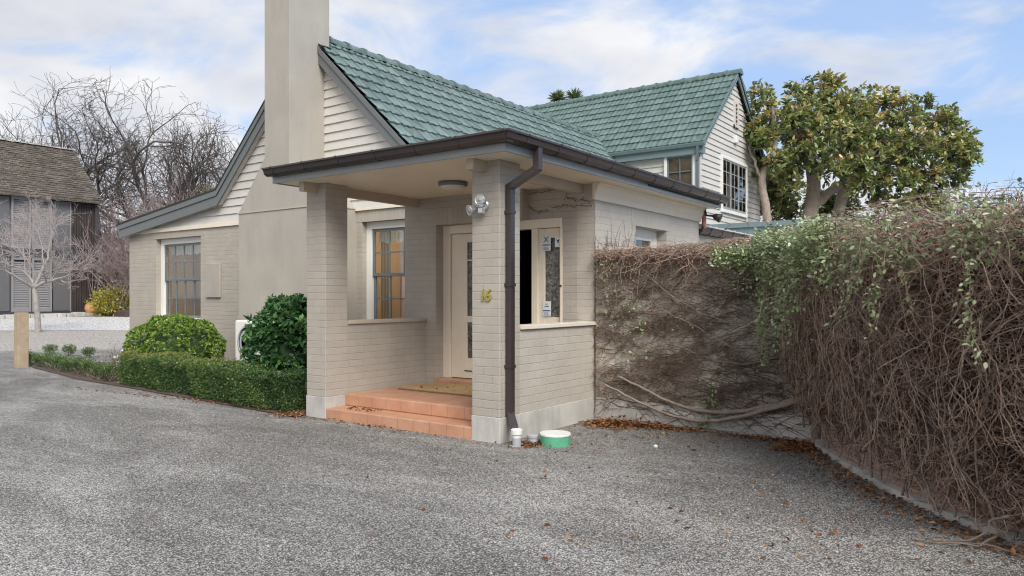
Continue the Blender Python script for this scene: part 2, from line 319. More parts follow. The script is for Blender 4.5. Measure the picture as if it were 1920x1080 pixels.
# ------------------------------------------------------------------ mesh helpers
class MB:
    def __init__(s): s.v = []; s.f = []
    def add(s, vs, fs):
        o = len(s.v); s.v += [tuple(p) for p in vs]; s.f += [tuple(i+o for i in f) for f in fs]; return s
    def box(s, x0, x1, y0, y1, z0, z1):
        x0, x1 = min(x0, x1), max(x0, x1); y0, y1 = min(y0, y1), max(y0, y1); z0, z1 = min(z0, z1), max(z0, z1)
        return s.add([(x0, y0, z0), (x1, y0, z0), (x1, y1, z0), (x0, y1, z0), (x0, y0, z1), (x1, y0, z1), (x1, y1, z1), (x0, y1, z1)],
                     [(0, 3, 2, 1), (4, 5, 6, 7), (0, 1, 5, 4), (1, 2, 6, 5), (2, 3, 7, 6), (3, 0, 4, 7)])
    def prism(s, poly, lo, hi, fn):       # poly 2D, extruded between lo and hi; fn(a, b, t) -> xyz
        n = len(poly); vs = [fn(a, b, lo) for a, b in poly]+[fn(a, b, hi) for a, b in poly]
        return s.add(vs, [tuple(range(n))[::-1], tuple(range(n, 2*n))]+[(i, (i+1) % n, (i+1) % n+n, i+n) for i in range(n)])
    def beam(s, p, q, w, h, up=(0, 0, 1)):
        p, q = Vector(p), Vector(q); d = (q-p).normalized(); a = d.cross(Vector(up))
        if a.length < 1e-4: a = d.cross(Vector((0, 1, 0)))
        a.normalize(); b = a.cross(d).normalized(); a *= w/2; b *= h/2
        vs = [c+i*a+j*b for c in (p, q) for i, j in ((-1, -1), (1, -1), (1, 1), (-1, 1))]
        return s.add(vs, [(3, 2, 1, 0), (4, 5, 6, 7), (0, 1, 5, 4), (1, 2, 6, 5), (2, 3, 7, 6), (3, 0, 4, 7)])
    def lathe(s, prof, c=(0, 0, 0), d=(0, 0, 1), n=28):
        d = Vector(d).normalized(); a = d.orthogonal().normalized(); b = d.cross(a); c = Vector(c); m = len(prof); vs = []; fs = []
        for r, z in prof:
            for k in range(n):
                t = 2*PI*k/n; vs.append(c+d*z+(a*math.cos(t)+b*math.sin(t))*r)
        for i in range(m-1):
            for k in range(n):
                fs.append((i*n+k, i*n+(k+1) % n, (i+1)*n+(k+1) % n, (i+1)*n+k))
        fs.append(tuple(range(n))[::-1]); fs.append(tuple(range((m-1)*n, m*n)))
        return s.add(vs, fs)
    def tube(s, pts, r, n=8, cap=True):
        pts = [Vector(p) for p in pts]; vs = []; fs = []; m = len(pts); a = None
        for i, p in enumerate(pts):
            d = (pts[min(i+1, m-1)]-pts[max(i-1, 0)]).normalized()
            a = d.orthogonal().normalized() if a is None else (a-d*a.dot(d)).normalized()
            b = d.cross(a); rr = r[i] if isinstance(r, (list, tuple)) else r
            vs += [p+(a*math.cos(2*PI*k/n)+b*math.sin(2*PI*k/n))*rr for k in range(n)]
        for i in range(m-1): fs += [(i*n+k, i*n+(k+1) % n, (i+1)*n+(k+1) % n, (i+1)*n+k) for k in range(n)]
        if cap: fs += [tuple(range(n))[::-1], tuple(range((m-1)*n, m*n))]
        return s.add(vs, fs)
    def sweep(s, path, prof, closed=True):       # path of (x, y); prof of (outward, z); outward = right of travel
        m = len(path); k = len(prof); vs = []
        for i, p in enumerate(path):
            def nrm(a, b):
                dx, dy = b[0]-a[0], b[1]-a[1]; l = math.hypot(dx, dy); return (dy/l, -dx/l)
            n0 = nrm(path[i-1], p) if i else None; n1 = nrm(p, path[i+1]) if i < m-1 else None
            if n0 and n1:
                q = 1+n0[0]*n1[0]+n0[1]*n1[1]; n = ((n0[0]+n1[0])/q, (n0[1]+n1[1])/q)
            else: n = n0 or n1
            vs += [(p[0]+n[0]*o, p[1]+n[1]*o, z) for o, z in prof]
        fs = [(i*k+j, i*k+(j+1) % k, (i+1)*k+(j+1) % k, (i+1)*k+j) for i in range(m-1) for j in range(k)]
        fs += [tuple(range(k))[::-1], tuple(range((m-1)*k, m*k))]
        return s.add(vs, fs)
    def build(s, name, mat, parent=None, bevel=0., smooth=False):
        me = bpy.data.meshes.new(name); me.from_pydata(s.v, [], s.f)
        bm = bmesh.new(); bm.from_mesh(me); bmesh.ops.recalc_face_normals(bm, faces=bm.faces); bm.to_mesh(me); bm.free()
        me.materials.append(M[mat] if isinstance(mat, str) else mat)
        if smooth: me.polygons.foreach_set('use_smooth', [True]*len(me.polygons))
        o = bpy.data.objects.new(name, me); C.objects.link(o)
        if parent is not None: put(o, parent)
        if bevel:
            b = o.modifiers.new('bevel', 'BEVEL'); b.width = bevel; b.segments = 2; b.limit_method = 'ANGLE'; b.angle_limit = R(40)
        return o
def put(o, parent):
    o.parent = parent; p = parent.location.copy() if parent.parent is None else Vector((0, 0, 0))
    o.matrix_parent_inverse = Matrix.Translation(-p)
def tag(o, label=None, cat=None, group=None, kind=None):
    for k, v in (('label', label), ('category', cat), ('group', group), ('kind', kind)):
        if v: o[k] = v
    return o
def thing(name, loc, label, cat, group=None):
    o = bpy.data.objects.new(name, None); C.objects.link(o); o.location = loc; o.empty_display_size = .2
    return tag(o, label, cat, group)
def npmesh(name, V, F, mat, parent=None, rnd=None, smooth=False, edge=None):   # F: (n, k) array of equal polygons
    me = bpy.data.meshes.new(name); V = np.asarray(V, np.float32); F = np.asarray(F, np.int32); n, k = F.shape
    me.vertices.add(len(V)); me.vertices.foreach_set('co', V.ravel())
    me.loops.add(n*k); me.loops.foreach_set('vertex_index', F.ravel())
    me.polygons.add(n); me.polygons.foreach_set('loop_start', np.arange(0, n*k, k, dtype=np.int32)); me.polygons.foreach_set('loop_total', np.full(n, k, np.int32))
    if smooth: me.polygons.foreach_set('use_smooth', np.ones(n, bool))
    me.update(calc_edges=True)
    if rnd is not None:
        a = me.attributes.new('rnd', 'FLOAT', 'POINT'); a.data.foreach_set('value', np.asarray(rnd, np.float32))
    if edge is not None:
        a = me.attributes.new('edge', 'FLOAT', 'POINT'); a.data.foreach_set('value', np.asarray(edge, np.float32))
    me.materials.append(M[mat]); o = bpy.data.objects.new(name, me); C.objects.link(o)
    if parent is not None: put(o, parent)
    return o
def tubes_geo(lines, sides=4):     # lines: list of (pts (n,3), radii (n,)); every line swept, batched by its length
    by = {}
    for p, r in lines: by.setdefault(len(p), []).append((p, r))
    Vs, Fs, Rn, off = [], [], [], 0; g = np.random.default_rng(7)
    for n, ls in by.items():
        P = np.array([l[0] for l in ls], float); Rr = np.array([l[1] for l in ls], float); m = len(ls)
        D = np.gradient(P, axis=1); D /= np.linalg.norm(D, axis=2, keepdims=True)+1e-9
        ref = np.where(np.abs(D[:, :1, 2:3]) < .8, np.array([0, 0, 1.]), np.array([1., 0, 0])); ref = np.broadcast_to(ref, D.shape)
        A = np.cross(D, ref); A /= np.linalg.norm(A, axis=2, keepdims=True)+1e-9; B = np.cross(D, A)
        t = np.arange(sides)*2*PI/sides
        V = P[:, :, None, :]+Rr[:, :, None, None]*(A[:, :, None, :]*np.cos(t)[None, None, :, None]+B[:, :, None, :]*np.sin(t)[None, None, :, None])
        base = np.arange(m)[:, None, None]*n*sides; i = np.arange(n-1)[None, :, None]*sides; k = np.arange(sides)[None, None, :]
        q = np.stack([base+i+k, base+i+(k+1) % sides, base+i+sides+(k+1) % sides, base+i+sides+k], -1).reshape(-1, 4)
        Vs.append(V.reshape(-1, 3)); Fs.append(q+off); Rn.append(np.repeat(g.random(m), n*sides)); off += m*n*sides
    return np.concatenate(Vs), np.concatenate(Fs), np.concatenate(Rn)
def tubes(name, lines, mat, parent=None, sides=4):
    V, F, rn = tubes_geo(lines, sides); return npmesh(name, V, F, mat, parent, rn, sides > 4)
def leaves(name, P, D, S, mat, parent=None, rnd=None, width=.45, seed=1, fold=.18, droop=.0, jitter=.6):
    """one folded leaf (two quads) per point: P points, D leaf directions, S lengths"""
    g = np.random.default_rng(seed); n = len(P); D = D+g.normal(0, jitter, (n, 3)); D /= np.linalg.norm(D, axis=1, keepdims=True)+1e-9
    D[:, 2] -= droop; D /= np.linalg.norm(D, axis=1, keepdims=True)+1e-9
    A = np.cross(D, g.normal(0, 1, (n, 3))*np.array([.55, .55, .3])+np.array([0, 0, 1.])); A /= np.linalg.norm(A, axis=1, keepdims=True)+1e-9; B = np.cross(A, D)
    S = S[:, None]; w = S*width/2
    V = np.stack([P, P+D*S*.38+A*w+B*w*fold*2, P+D*S*.75+A*w*.75+B*w*fold, P+D*S, P+D*S*.75-A*w*.75+B*w*fold, P+D*S*.38-A*w+B*w*fold*2, P+D*S*.5], 1)
    b = np.arange(n)[:, None]*7
    F = np.concatenate([b+np.array([0, 1, 2, 6]), b+np.array([6, 2, 3, 3])[:4]*0+b*0+np.array([6, 2, 3, 4]), b+np.array([0, 6, 4, 5])]) if False else np.concatenate([b+np.array([0, 1, 2, 6]), b+np.array([6, 2, 3, 4]), b+np.array([0, 6, 4, 5])])
    if rnd is None: rnd = g.random(n)
    return npmesh(name, V.reshape(-1, 3), F, mat, parent, np.repeat(rnd, 7))

# ------------------------------------------------------------------ ground
FW = (-math.sin(TH), math.cos(TH)); RT = (math.cos(TH), math.sin(TH))
def tr(x, y): return x*FW[0]+y*FW[1], x*RT[0]+y*RT[1]
def xy(t, r): return (FW[0]*t+RT[0]*r, FW[1]*t+RT[1]*r)
def gz(x, y):
    t, r = tr(x, y); z = min(.53, .028*max(0, t-19))*min(1, max(0, (-r-2)/4))
    return z
def sheet(name, pts_fn, nu, nv, mat, dz=0., parent=None):
    V = []; F = []
    for i in range(nu+1):
        for j in range(nv+1):
            x, y = pts_fn(i/nu, j/nv); V.append((x, y, gz(x, y)+dz))
    for i in range(nu):
        for j in range(nv): a = i*(nv+1)+j; F.append((a, a+nv+1, a+nv+2, a+1))
    mb = MB(); mb.v = V; mb.f = F; return mb.build(name, mat, parent, smooth=True)
def spread(u): return (u*2-1)*abs(u*2-1)**1.6
def ground():
    g = sheet('ground', lambda u, v: (spread(u)*600, spread(v)*600), 90, 90, 'gravel'); tag(g, kind='structure')
    d = sheet('driveway', lambda u, v: xy(19.6+(30.3-19.6)*v+1.2*(1-u)*0, -30+u*22), 24, 14, 'drive', .004); tag(d, kind='structure')
    p = sheet('pebble_strip', lambda u, v: xy(26.6-1.0*u*0+(35.6-26.6)*v+(1-v)*(u*1.6-.8), -32+u*24), 24, 12, 'pebble', .010); tag(p, kind='structure')
ground()

# ------------------------------------------------------------------ the house
X0, Y0 = -4.384, 5.884        # outer corner of the porch
XL = -7.304                   # porch left side
YB = 7.79; YBL = 7.64         # entrance wall
YG = 8.4; YF = 7.68           # gable wall, chimney front
SOF = 2.80
house = thing('house', (-9, 10, 0), 'beige painted brick house with green tiled gable roofs, a tall chimney and an open porch', 'house')
H = house
def wallx(mb, Y, th, x0, x1, z0, z1, holes=()):     # wall facing -Y, holes (xa, xb, za, zb) sorted by x
    x = x0
    for a, b, c, d in holes:
        if a > x: mb.box(x, a, Y, Y+th, z0, z1)
        if c > z0: mb.box(a, b, Y, Y+th, z0, c)
        if d < z1: mb.box(a, b, Y, Y+th, d, z1)
        x = b
    if x < x1: mb.box(x, x1, Y, Y+th, z0, z1)
    return mb
WL = (-15.32, -13.66, .98, 2.655); WR = (-9.05, -7.42, .98, 2.655)
def walls():
    m = wallx(MB(), YG, .25, -16.42, -7.36, 0, 2.87, [WL, WR]); m.build('gable_wall', 'brick', H)
    MB().box(-16.42, -16.17, YG+.25, 14, 0, 2.8).build('side_wall', 'brick', H)
    for w in (WL, WR): MB().box(w[0]-.12, w[1]+.12, YG-.004, YG+.02, w[3], w[3]+.20).build('soldier_course', 'soldier', H)
    # entrance wall
    m = MB(); m.box(-7.36, -6.78, YBL, YB+.2, 0, SOF); m.box(-7.36, -7.1, YB+.2, YG+.2, 0, SOF); m.box(-6.78, -5.35, YBL, YB+.2, 2.42, SOF); m.box(-5.35, -4.84, YB-.004, YB+.2, 2.42, SOF)
    m.box(-4.84, X0-.25, YB-.004, YB+.2, 0, SOF)
    m.build('entrance_wall', 'brick', H)
    MB().box(-6.80, -5.36, YBL-.004, YBL+.01, 2.425, 2.64).build('soldier_course', 'soldier', H)
    # right hand wall with its small window
    m = MB(); X1 = X0-.25
    m.box(X1, X0, YB-.004, 8.86, 0, SOF); m.box(X1, X0, 8.86, 9.83, 0, 1.3); m.box(X1, X0, 8.86, 9.83, 2.375, SOF); m.box(X1, X0, 9.83, 11.02, 0, SOF)
    m.build('right_wall', 'brick_pale', H)
    MB().box(X0-.01, X0+.004, 8.74, 9.95, 2.375, 2.58).build('soldier_course', brick_paint('painted_soldier_pale', (.455, .415, .36), True, .6), H)
    m = MB(); m.box(-16.3, -7.5, 15.5, 15.7, 0, 3.2); m.box(-7.6, -7.4, 11.0, 17.7, 0, 3.25); m.box(-7.4, X0-.25, 10.82, 11.02, 0, 2.8); m.build('rear_wall', 'plaster', H)
    # cornice
    m = MB(); m.sweep([(X0, 7.72), (X0, 11.05)], [(0, 2.60), (.025, 2.60), (.035, 2.66), (.06, 2.70), (.075, 2.76), (.10, 2.797), (0, 2.797)]); m.build('cornice', 'cream', H)
walls()
def porch():
    for nm, xa, label in (('porch_pillar', XL, None), ('porch_pillar', X0-.35, None)):
        p = MB().box(xa, xa+.35 if xa > -5 else XL+.34, Y0, Y0+.345, .252, SOF).build(nm, 'brick', H, .006)
        MB().box(xa-.006, (xa+.35 if xa > -5 else XL+.34)+.006, Y0-.006, Y0+.351, -.1, .252).build('plinth', 'concrete', p, .006)
    # low walls
    w = MB().box(X0-.16, X0-.006, Y0+.345, YB-.006, .252, 1.11).build('low_wall', 'brick_pale', H)
    MB().box(X0-.19, X0+.022, Y0+.35, YB-.006, 1.11, 1.152).build('coping', 'trim', w, .005)
    MB().box(X0-.16, X0+.004, Y0+.352, YB-.006, -.1, .2515).build('plinth', 'concrete', w, .004)
    w = MB().box(XL+.1, XL+.335, Y0+.345, YBL-.003, .1, 1.11).build('low_wall', 'brick', H)
    MB().box(XL+.07, XL+.36, Y0+.349, YBL-.003, 1.11, 1.15).build('coping', 'beam', w, .005)
    # steps and floor
    m = MB(); m.box(XL+.35, X0-.36, Y0, YB+.2, -.1, .125); m.box(XL+.342, X0-.356, 6.18, YB+.2, .126, .266); m.build('porch_steps', 'terracotta', H, .012)
    MB().box(-6.78, -4.86, 7.60, YB+.1, .267, .335).build('door_sill', 'terracotta', H, .008)
    # roof of the porch
    m = MB(); m.box(-7.46, -4.09, 5.56, YG-.01, SOF, SOF+.02); m.box(-4.39, -4.09, YG-.01, 11.1, SOF, SOF+.02); m.build('soffit', 'soffit', H)
    m = MB(); m.box(-7.49, -4.06, 5.53, YG-.01, 2.925, 2.945); m.build('flat_roof', 'roof_grey', H)
    m = MB(); m.sweep([(-7.49, YG-.02), (-7.49, 5.53), (-4.06, 5.53), (-4.06, 11.1)], [(-.028, 2.79), (0, 2.79), (0, 2.935), (-.028, 2.935)]); m.build('fascia', 'fascia', H, .003)
    for xc in (-4.591, XL+.17):
        MB().box(xc-.045, xc+.045, 5.67, YB-.006 if xc > -5 else YBL-.003, 2.69, SOF+.003).build('porch_beam', 'beam', H, .004)
    # gutter
    prof = [(0, 2.865), (.075, 2.862), (.112, 2.885), (.125, 2.93), (.145, 2.938), (.145, 2.956), (.118, 2.956), (.105, 2.90), (.02, 2.885), (0, 2.95)]
    g = MB().sweep([(-7.50, 5.53), (-4.06, 5.53), (-4.06, 11.12)], prof).build('gutter', 'gutter', H)
    pr2 = [(-.002 if o == 0 else o+.005, z-.004 if z < 2.89 else z+.004) for o, z in prof]
    for k in range(7): x = -7.35+k*.56; MB().sweep([(x, 5.53), (x+.02, 5.53)], pr2).build('gutter_strap', 'gutter', g)
    for k in range(10): y = 5.72+k*.56; MB().sweep([(-4.06, y), (-4.06, y+.02)], pr2).build('gutter_strap', 'gutter', g)
    # downpipe
    xo = -3.99; yd = 5.965
    m = MB(); m.beam((xo, yd, 2.88), (xo, yd, 2.665), .07, .07); m.beam((xo+.02, yd, 2.69), (-4.335, yd+.03, 2.535), .07, .068); m.beam((-4.338, yd+.032, 2.565), (-4.338, yd+.032, .26), .068, .066)
    m.beam((-4.338, yd+.03, .285), (-4.22, yd-.06, .155), .07, .066)
    d = m.build('downpipe', 'gutter', H, .004)
    for z in (2.27, 1.55, .74): MB().box(-4.386, -4.298, yd-.008, yd+.073, z, z+.03).build('pipe_bracket', 'gutter', d)
    # ceiling light
    l = MB().lathe([(.175, 0), (.178, -.03), (.165, -.05), (.15, -.05)], (-5.72, 6.75, SOF), n=40).build('ceiling_light', 'sash', H, smooth=True)
    MB().lathe([(.152, -.035)]+[(.15*math.cos(a*PI/16), -.045-.055*math.sin(a*PI/16)) for a in range(8)]+[(.005, -.10)], (-5.72, 6.75, SOF), n=40).build('lamp_shade', 'trim', l, smooth=True)
    # number 16
    for k, ch in enumerate('16'):
        cu = bpy.data.curves.new('numeral_curve', 'FONT'); cu.body = ch; cu.size = .175; cu.extrude = .006; cu.shear = .18; cu.offset = .002
        o = bpy.data.objects.new('numeral_curve', cu); C.objects.link(o); o.location = (-4.642+k*.068, Y0-.008, 1.402); o.rotation_euler = (R(90), 0, 0); cu.materials.append(M['gold']); bpy.context.view_layer.update()
        me = bpy.data.meshes.new_from_object(o.evaluated_get(bpy.context.evaluated_depsgraph_get())); q = bpy.data.objects.new('house_number', me); q.location = o.location; q.rotation_euler = o.rotation_euler; bpy.data.objects.remove(o); C.objects.link(q); put(q, H)
    # meter box and flashing on the chimney are below
porch()

def window_x(Y, w, rec, cols, sashes, name='window', deep=.06):
    """double hung window in a wall facing -Y; w = opening"""
    a, b, c, d = w; y = Y+rec; f = MB(); t = .115
    f.box(a, a+t, y, y+.1, c, d); f.box(b-t, b, y, y+.1, c, d); f.box(a+t, b-t, y, y+.1, d-t, d); f.box(a-.0, b+.0, Y-.03, y+.1, c-.05, c+.03)
    fr = f.build(name, 'white', H, .004)
    ia, ib, ic, idd = a+t, b-t, c+.03, d-t; mid = (ic+idd)/2+.02
    for k, (z0, z1, yy) in enumerate(((mid-.02, idd, y+.025), (ic, mid+.02, y+.055))):
        s = MB(); st = .05; s.box(ia, ia+st, yy, yy+.03, z0, z1); s.box(ib-st, ib, yy, yy+.03, z0, z1); s.box(ia+st, ib-st, yy, yy+.03, z1-.045, z1); s.box(ia+st, ib-st, yy, yy+.03, z0, z0+.05)
        for j in range(1, cols): x = ia+st+(ib-ia-2*st)*j/cols; s.box(x-.011, x+.011, yy+.003, yy+.028, z0+.05, z1-.045)
        zc = (z0+z1)/2; s.box(ia+st, ib-st, yy+.004, yy+.027, zc-.011, zc+.011)
        so = s.build('sash', 'sash', fr, .002)
        MB().box(ia+.02, ib-.02, yy+.013, yy+.017, z0+.02, z1-.02).build('pane', 'glass', so)
    return fr
window_x(YG, WL, .1, 4, 2); window_x(YG, WR, .1, 4, 2)

def rooms():
    for (a, b) in ((-16.15, -11.9), (-9.5, -7.5)):
        m = MB(); m.box(a, b, 9.75, 9.85, .2, 2.8); m.box(a-.05, a, YG+.26, 9.74, .2, 2.8); m.box(b, b+.05, YG+.26, 9.74, .2, 2.8); m.build('room_wall', 'ochre', H)
        MB().box(a, b, YG+.26, 9.74, .15, .2).build('room_floor', 'carpet', H); MB().box(a, b, YG+.26, 9.74, 2.72, 2.8).build('room_ceiling', 'white', H)
        w = WL if a < -12 else WR
        m = MB(); n = 40
        for k in range(n):      # gathered valance
            x = w[0]+.12+(w[1]-w[0]-.24)*k/n; m.box(x, x+(w[1]-w[0]-.24)/n+.002, YG+.27+.012*(k % 2), YG+.275+.012*(k % 2), 2.33+.015*math.sin(k*.9), 2.56)
        for xa in (w[0]+.14, w[1]-.30):      # gathered drapes hanging at the sides
            d = MB()
            for k in range(5): d.box(xa+k*.035, xa+k*.035+.036, YG+.29+.02*(k % 2), YG+.30+.02*(k % 2), .95, 2.55)
            tag(d.build('drape', 'drape'), ('brown drape gathered at the %s side of the %s window' % ('left' if xa < w[0]+.3 else 'right', 'left hand' if a < -12 else 'porch')), 'curtain')
        tag(m.build('window_valance', 'blind'), 'white gathered valance inside the window left of the chimney' if a < -12 else 'white gathered valance inside the porch window', 'valance')
    def pic(x, y, z, w, h, label):
        t = thing('wall_picture', (x, y, z), label, 'picture')
        m = MB(); m.box(x, x+w, y, y+.02, z, z+h); m.build('print', 'picture', t)
        m = MB(); f = .035
        m.box(x-f, x, y-.012, y+.02, z-f, z+h+f); m.box(x+w, x+w+f, y-.012, y+.02, z-f, z+h+f); m.box(x, x+w, y-.012, y+.02, z-f, z); m.box(x, x+w, y-.012, y+.02, z+h, z+h+f); m.build('frame', 'pframe', t)
    pic(-15.25, 9.71, 1.85, .38, .5, 'red framed picture on the ochre wall inside the left hand window')
    pic(-9.0, 9.71, 1.7, .3, .55, 'red framed picture on the ochre wall inside the porch window')
    for x, lab in ((-14.0, 'white ceiling lamp lighting the room behind the left hand window'), (-8.3, 'white ceiling lamp lighting the room behind the porch window')):
        t = thing('pendant_lamp', (x, 9.2, 2.72), lab, 'lamp'); MB().lathe([(.01, 0), (.01, -.10), (.14, -.16), (.13, -.17)], (x, 9.2, 2.72)).build('lamp_shade', 'white', t)
        l = bpy.data.lights.new('bulb', 'POINT'); l.energy = 15; l.color = (1, .80, .55); l.shadow_soft_size = .06; o = bpy.data.objects.new('bulb', l); C.objects.link(o); o.location = (x, 9.2, 2.45); put(o, t)
    # entrance hall, unlit
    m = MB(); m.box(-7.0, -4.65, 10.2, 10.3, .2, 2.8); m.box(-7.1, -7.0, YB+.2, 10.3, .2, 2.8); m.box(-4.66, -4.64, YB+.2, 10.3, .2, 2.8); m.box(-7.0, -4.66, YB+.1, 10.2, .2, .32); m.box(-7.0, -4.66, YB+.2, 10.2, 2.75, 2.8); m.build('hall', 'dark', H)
rooms()

def door():
    y = YB; z0, z1 = .335, 2.418; f = MB()
    f.box(-6.78, -6.655, y, y+.12, z0, z1); f.box(-4.96, -4.842, y, y+.12, z0, z1) if False else f.box(-4.875, -4.842, y-.012, y+.12, z0, z1)
    f.box(-6.655, -4.875, y-.012, y+.12, z1-.115, z1); f.box(-5.305, -5.215, y, y+.12, z0, z1-.115)
    f.box(-5.94, -5.86, y, y+.12, z0, z1-.115)
    fr = f.build('door_frame', 'cream', H, .004)
    def leaf(nm, a, b, panes, sl, sr, yy=.03):
        m = MB(); m.box(a, a+sl, y+yy, y+yy+.045, z0+.01, z1-.12); m.box(b-sr, b, y+yy, y+yy+.045, z0+.01, z1-.12); zs = z0+.01
        for c, d in panes: m.box(a+sl, b-sr, y+yy+.001, y+yy+.044, zs, c); zs = d
        m.box(a+sl, b-sr, y+yy+.001, y+yy+.044, zs, z1-.12); o = m.build(nm, 'cream', H, .004)
        for c, d in panes:
            p = MB().box(a+sl-.01, b-sr+.01, y+yy+.02, y+yy+.026, c-.01, d+.01).build('pane', 'pattern_glass', o)
        return o
    d = leaf('front_door', -6.65, -5.945, ((.615, 1.10), (1.185, 2.18)), .27, .17)
    m = MB(); m.box(-6.385, -6.11, y+.022, y+.05, 1.93, 1.945); m.build('glazing_bar', 'cream', d)
    m = MB(); m.box(-6.05, -6.0, y-.02, y+.03, 1.28, 1.32); m.lathe([(.0, 0), (.025, .004), (.03, .02), (.02, .035), (.0, .04)], (-6.03, y-.01, 1.30), (0, -1, 0), 16); m.build('handle', 'metal', d)
    m = MB(); m.box(-6.42, -6.12, y+.02, y+.032, .44, .452); m.build('weather_bar', 'gutter', d)
    s = leaf('sidelight', -5.215, -4.876, ((1.19, 2.18),), .09, .03)
    for (x, z, w, h) in ((-5.155, 2.02, .125, .20), (-4.965, 2.06, .09, .135), (-5.15, 1.20, .125, .19)):
        st = MB().box(x, x+w, y+.018, y+.022, z, z+h).build('sticker', 'paper', s)
        k = MB()
        if w > .1:
            k.box(x+.008, x+w-.008, y+.0155, y+.0175, z+.065, z+.078)
            cx, cz = x+w/2, z+.14
            if z > 2:
                k.beam((cx-.035, y+.0165, cz-.035), (cx+.035, y+.0165, cz+.035), .002, .02, (0, 1, 0)); k.beam((cx-.035, y+.0145, cz+.035), (cx+.035, y+.0145, cz-.035), .002, .02, (0, 1, 0))
            else:
                k.box(cx-.03, cx+.03, y+.0155, y+.0175, cz-.02, cz-.01); k.box(cx-.02, cx+.02, y+.0155, y+.0175, cz+.01, cz+.018)
            for q in range(3): k.box(x+.02, x+w-.02-.01*q, y+.0155, y+.0175, z+.014+.014*q, z+.019+.014*q)
        else:
            k.add([(x+.02, y+.016, z+.10), (x+.07, y+.016, z+.10), (x+.045, y+.016, z+.04), (x+.045, y+.016, z+.085)], [(0, 3, 2), (3, 1, 2)])
        k.build('print', 'ink', st)
    MB().lathe([(.012, 0), (.014, .02), (.01, .03)], (-4.858, y-.012, 1.58), (0, -1, 0), 14).build('door_bell', 'black', H)
    # unlit hall furniture seen through the doorway
    t = thing('hall_table', (-5.7, 9.3, .32), 'dark hall table with glints inside the open doorway', 'table')
    m = MB(); m.box(-6.2, -5.2, 9.1, 9.5, 1.28, 1.31); m.build('table_top', 'black', t); m = MB()
    for x in (-6.15, -5.25):
        for yy in (9.14, 9.46): MB().box(x, x+.05, yy-.02, yy+.02, .32, 1.28).build('leg', 'black', t)
door()

def gable():
    # solid gable backing and lapped boards
    r = lambda x: 5.80-.93*abs(x+10.3) if x > -10.3 else 5.80-.97*(-10.3-x)
    poly = [(-16.3, 2.875), (-16.3, 2.90), (-12.95, r(-12.95)), (-10.3, r(-10.3)), (-7.35, r(-7.35)), (-7.35, 2.875)]
    def clip(p, z, keep_above):
        o = []; n = len(p)
        for i in range(n):
            a, b = p[i], p[(i+1) % n]; ia = (a[1] >= z) == keep_above or a[1] == z; ib = (b[1] >= z) == keep_above or b[1] == z
            if ia: o.append(a)
            if ia != ib: t = (z-a[1])/(b[1]-a[1]); o.append((a[0]+(b[0]-a[0])*t, z))
        return o
    MB().prism(poly, YG+.02, YG+.2, lambda a, b, t: (a, t, b)).build('gable_core', 'board', H)
    m = MB(); z = 2.875; st = .148
    while z < 5.85:
        q = clip(clip(poly, z, True), z+st, False)
        if len(q) > 2:
            f = lambda a, b, t: (a, (YG-.016+(b-z)/st*.024) if t == 0 else YG+.019, b)
            m.prism(q, 0, 1, f)
        z += st
    m.build('gable_siding', 'board', H)
    m = MB().box(-16.38, -11.34, YG-.035, YG+.02, 2.795, 2.872); m.box(-9.18, -7.36, YG-.035, YG+.02, 2.84, 2.876); m.build('frieze_board', 'cream', H)
    # barge boards
    YR = 8.26
    rake = [(-16.62, 2.99), (-12.9, 3.455), (-10.3, 5.95), (-6.9, 5.95-3.4*.93)]
    def strip(pts, up, dn, y0, y1):
        m = MB(); vs = []
        for k, (x, z) in enumerate(pts):
            a = pts[max(k-1, 0)]; b = pts[min(k+1, len(pts)-1)]
            vs.append((x, z))
        for (x0, za), (x1, zb) in zip(vs[:-1], vs[1:]):
            m.prism([(x0, za+up), (x0, za-dn), (x1, zb-dn), (x1, zb+up)], y0, y1, lambda a, b, t: (a, t, b))
        return m
    b = strip(rake, .0, .27, YR, YR+.03).build('barge_board', 'barge', H, .003)
    strip(rake, .02, .085, YR-.022, YR-.001).build('barge_cover', 'barge', b, .003)
    strip(rake[:3], .055, -.022, YR-.03, YR+.15).build('tile_edge', 'tile_under', H)
    # verge soffit
    strip(rake, -.235, .25, YR+.031, YG-.016).build('verge_soffit', 'board', H)
gable()

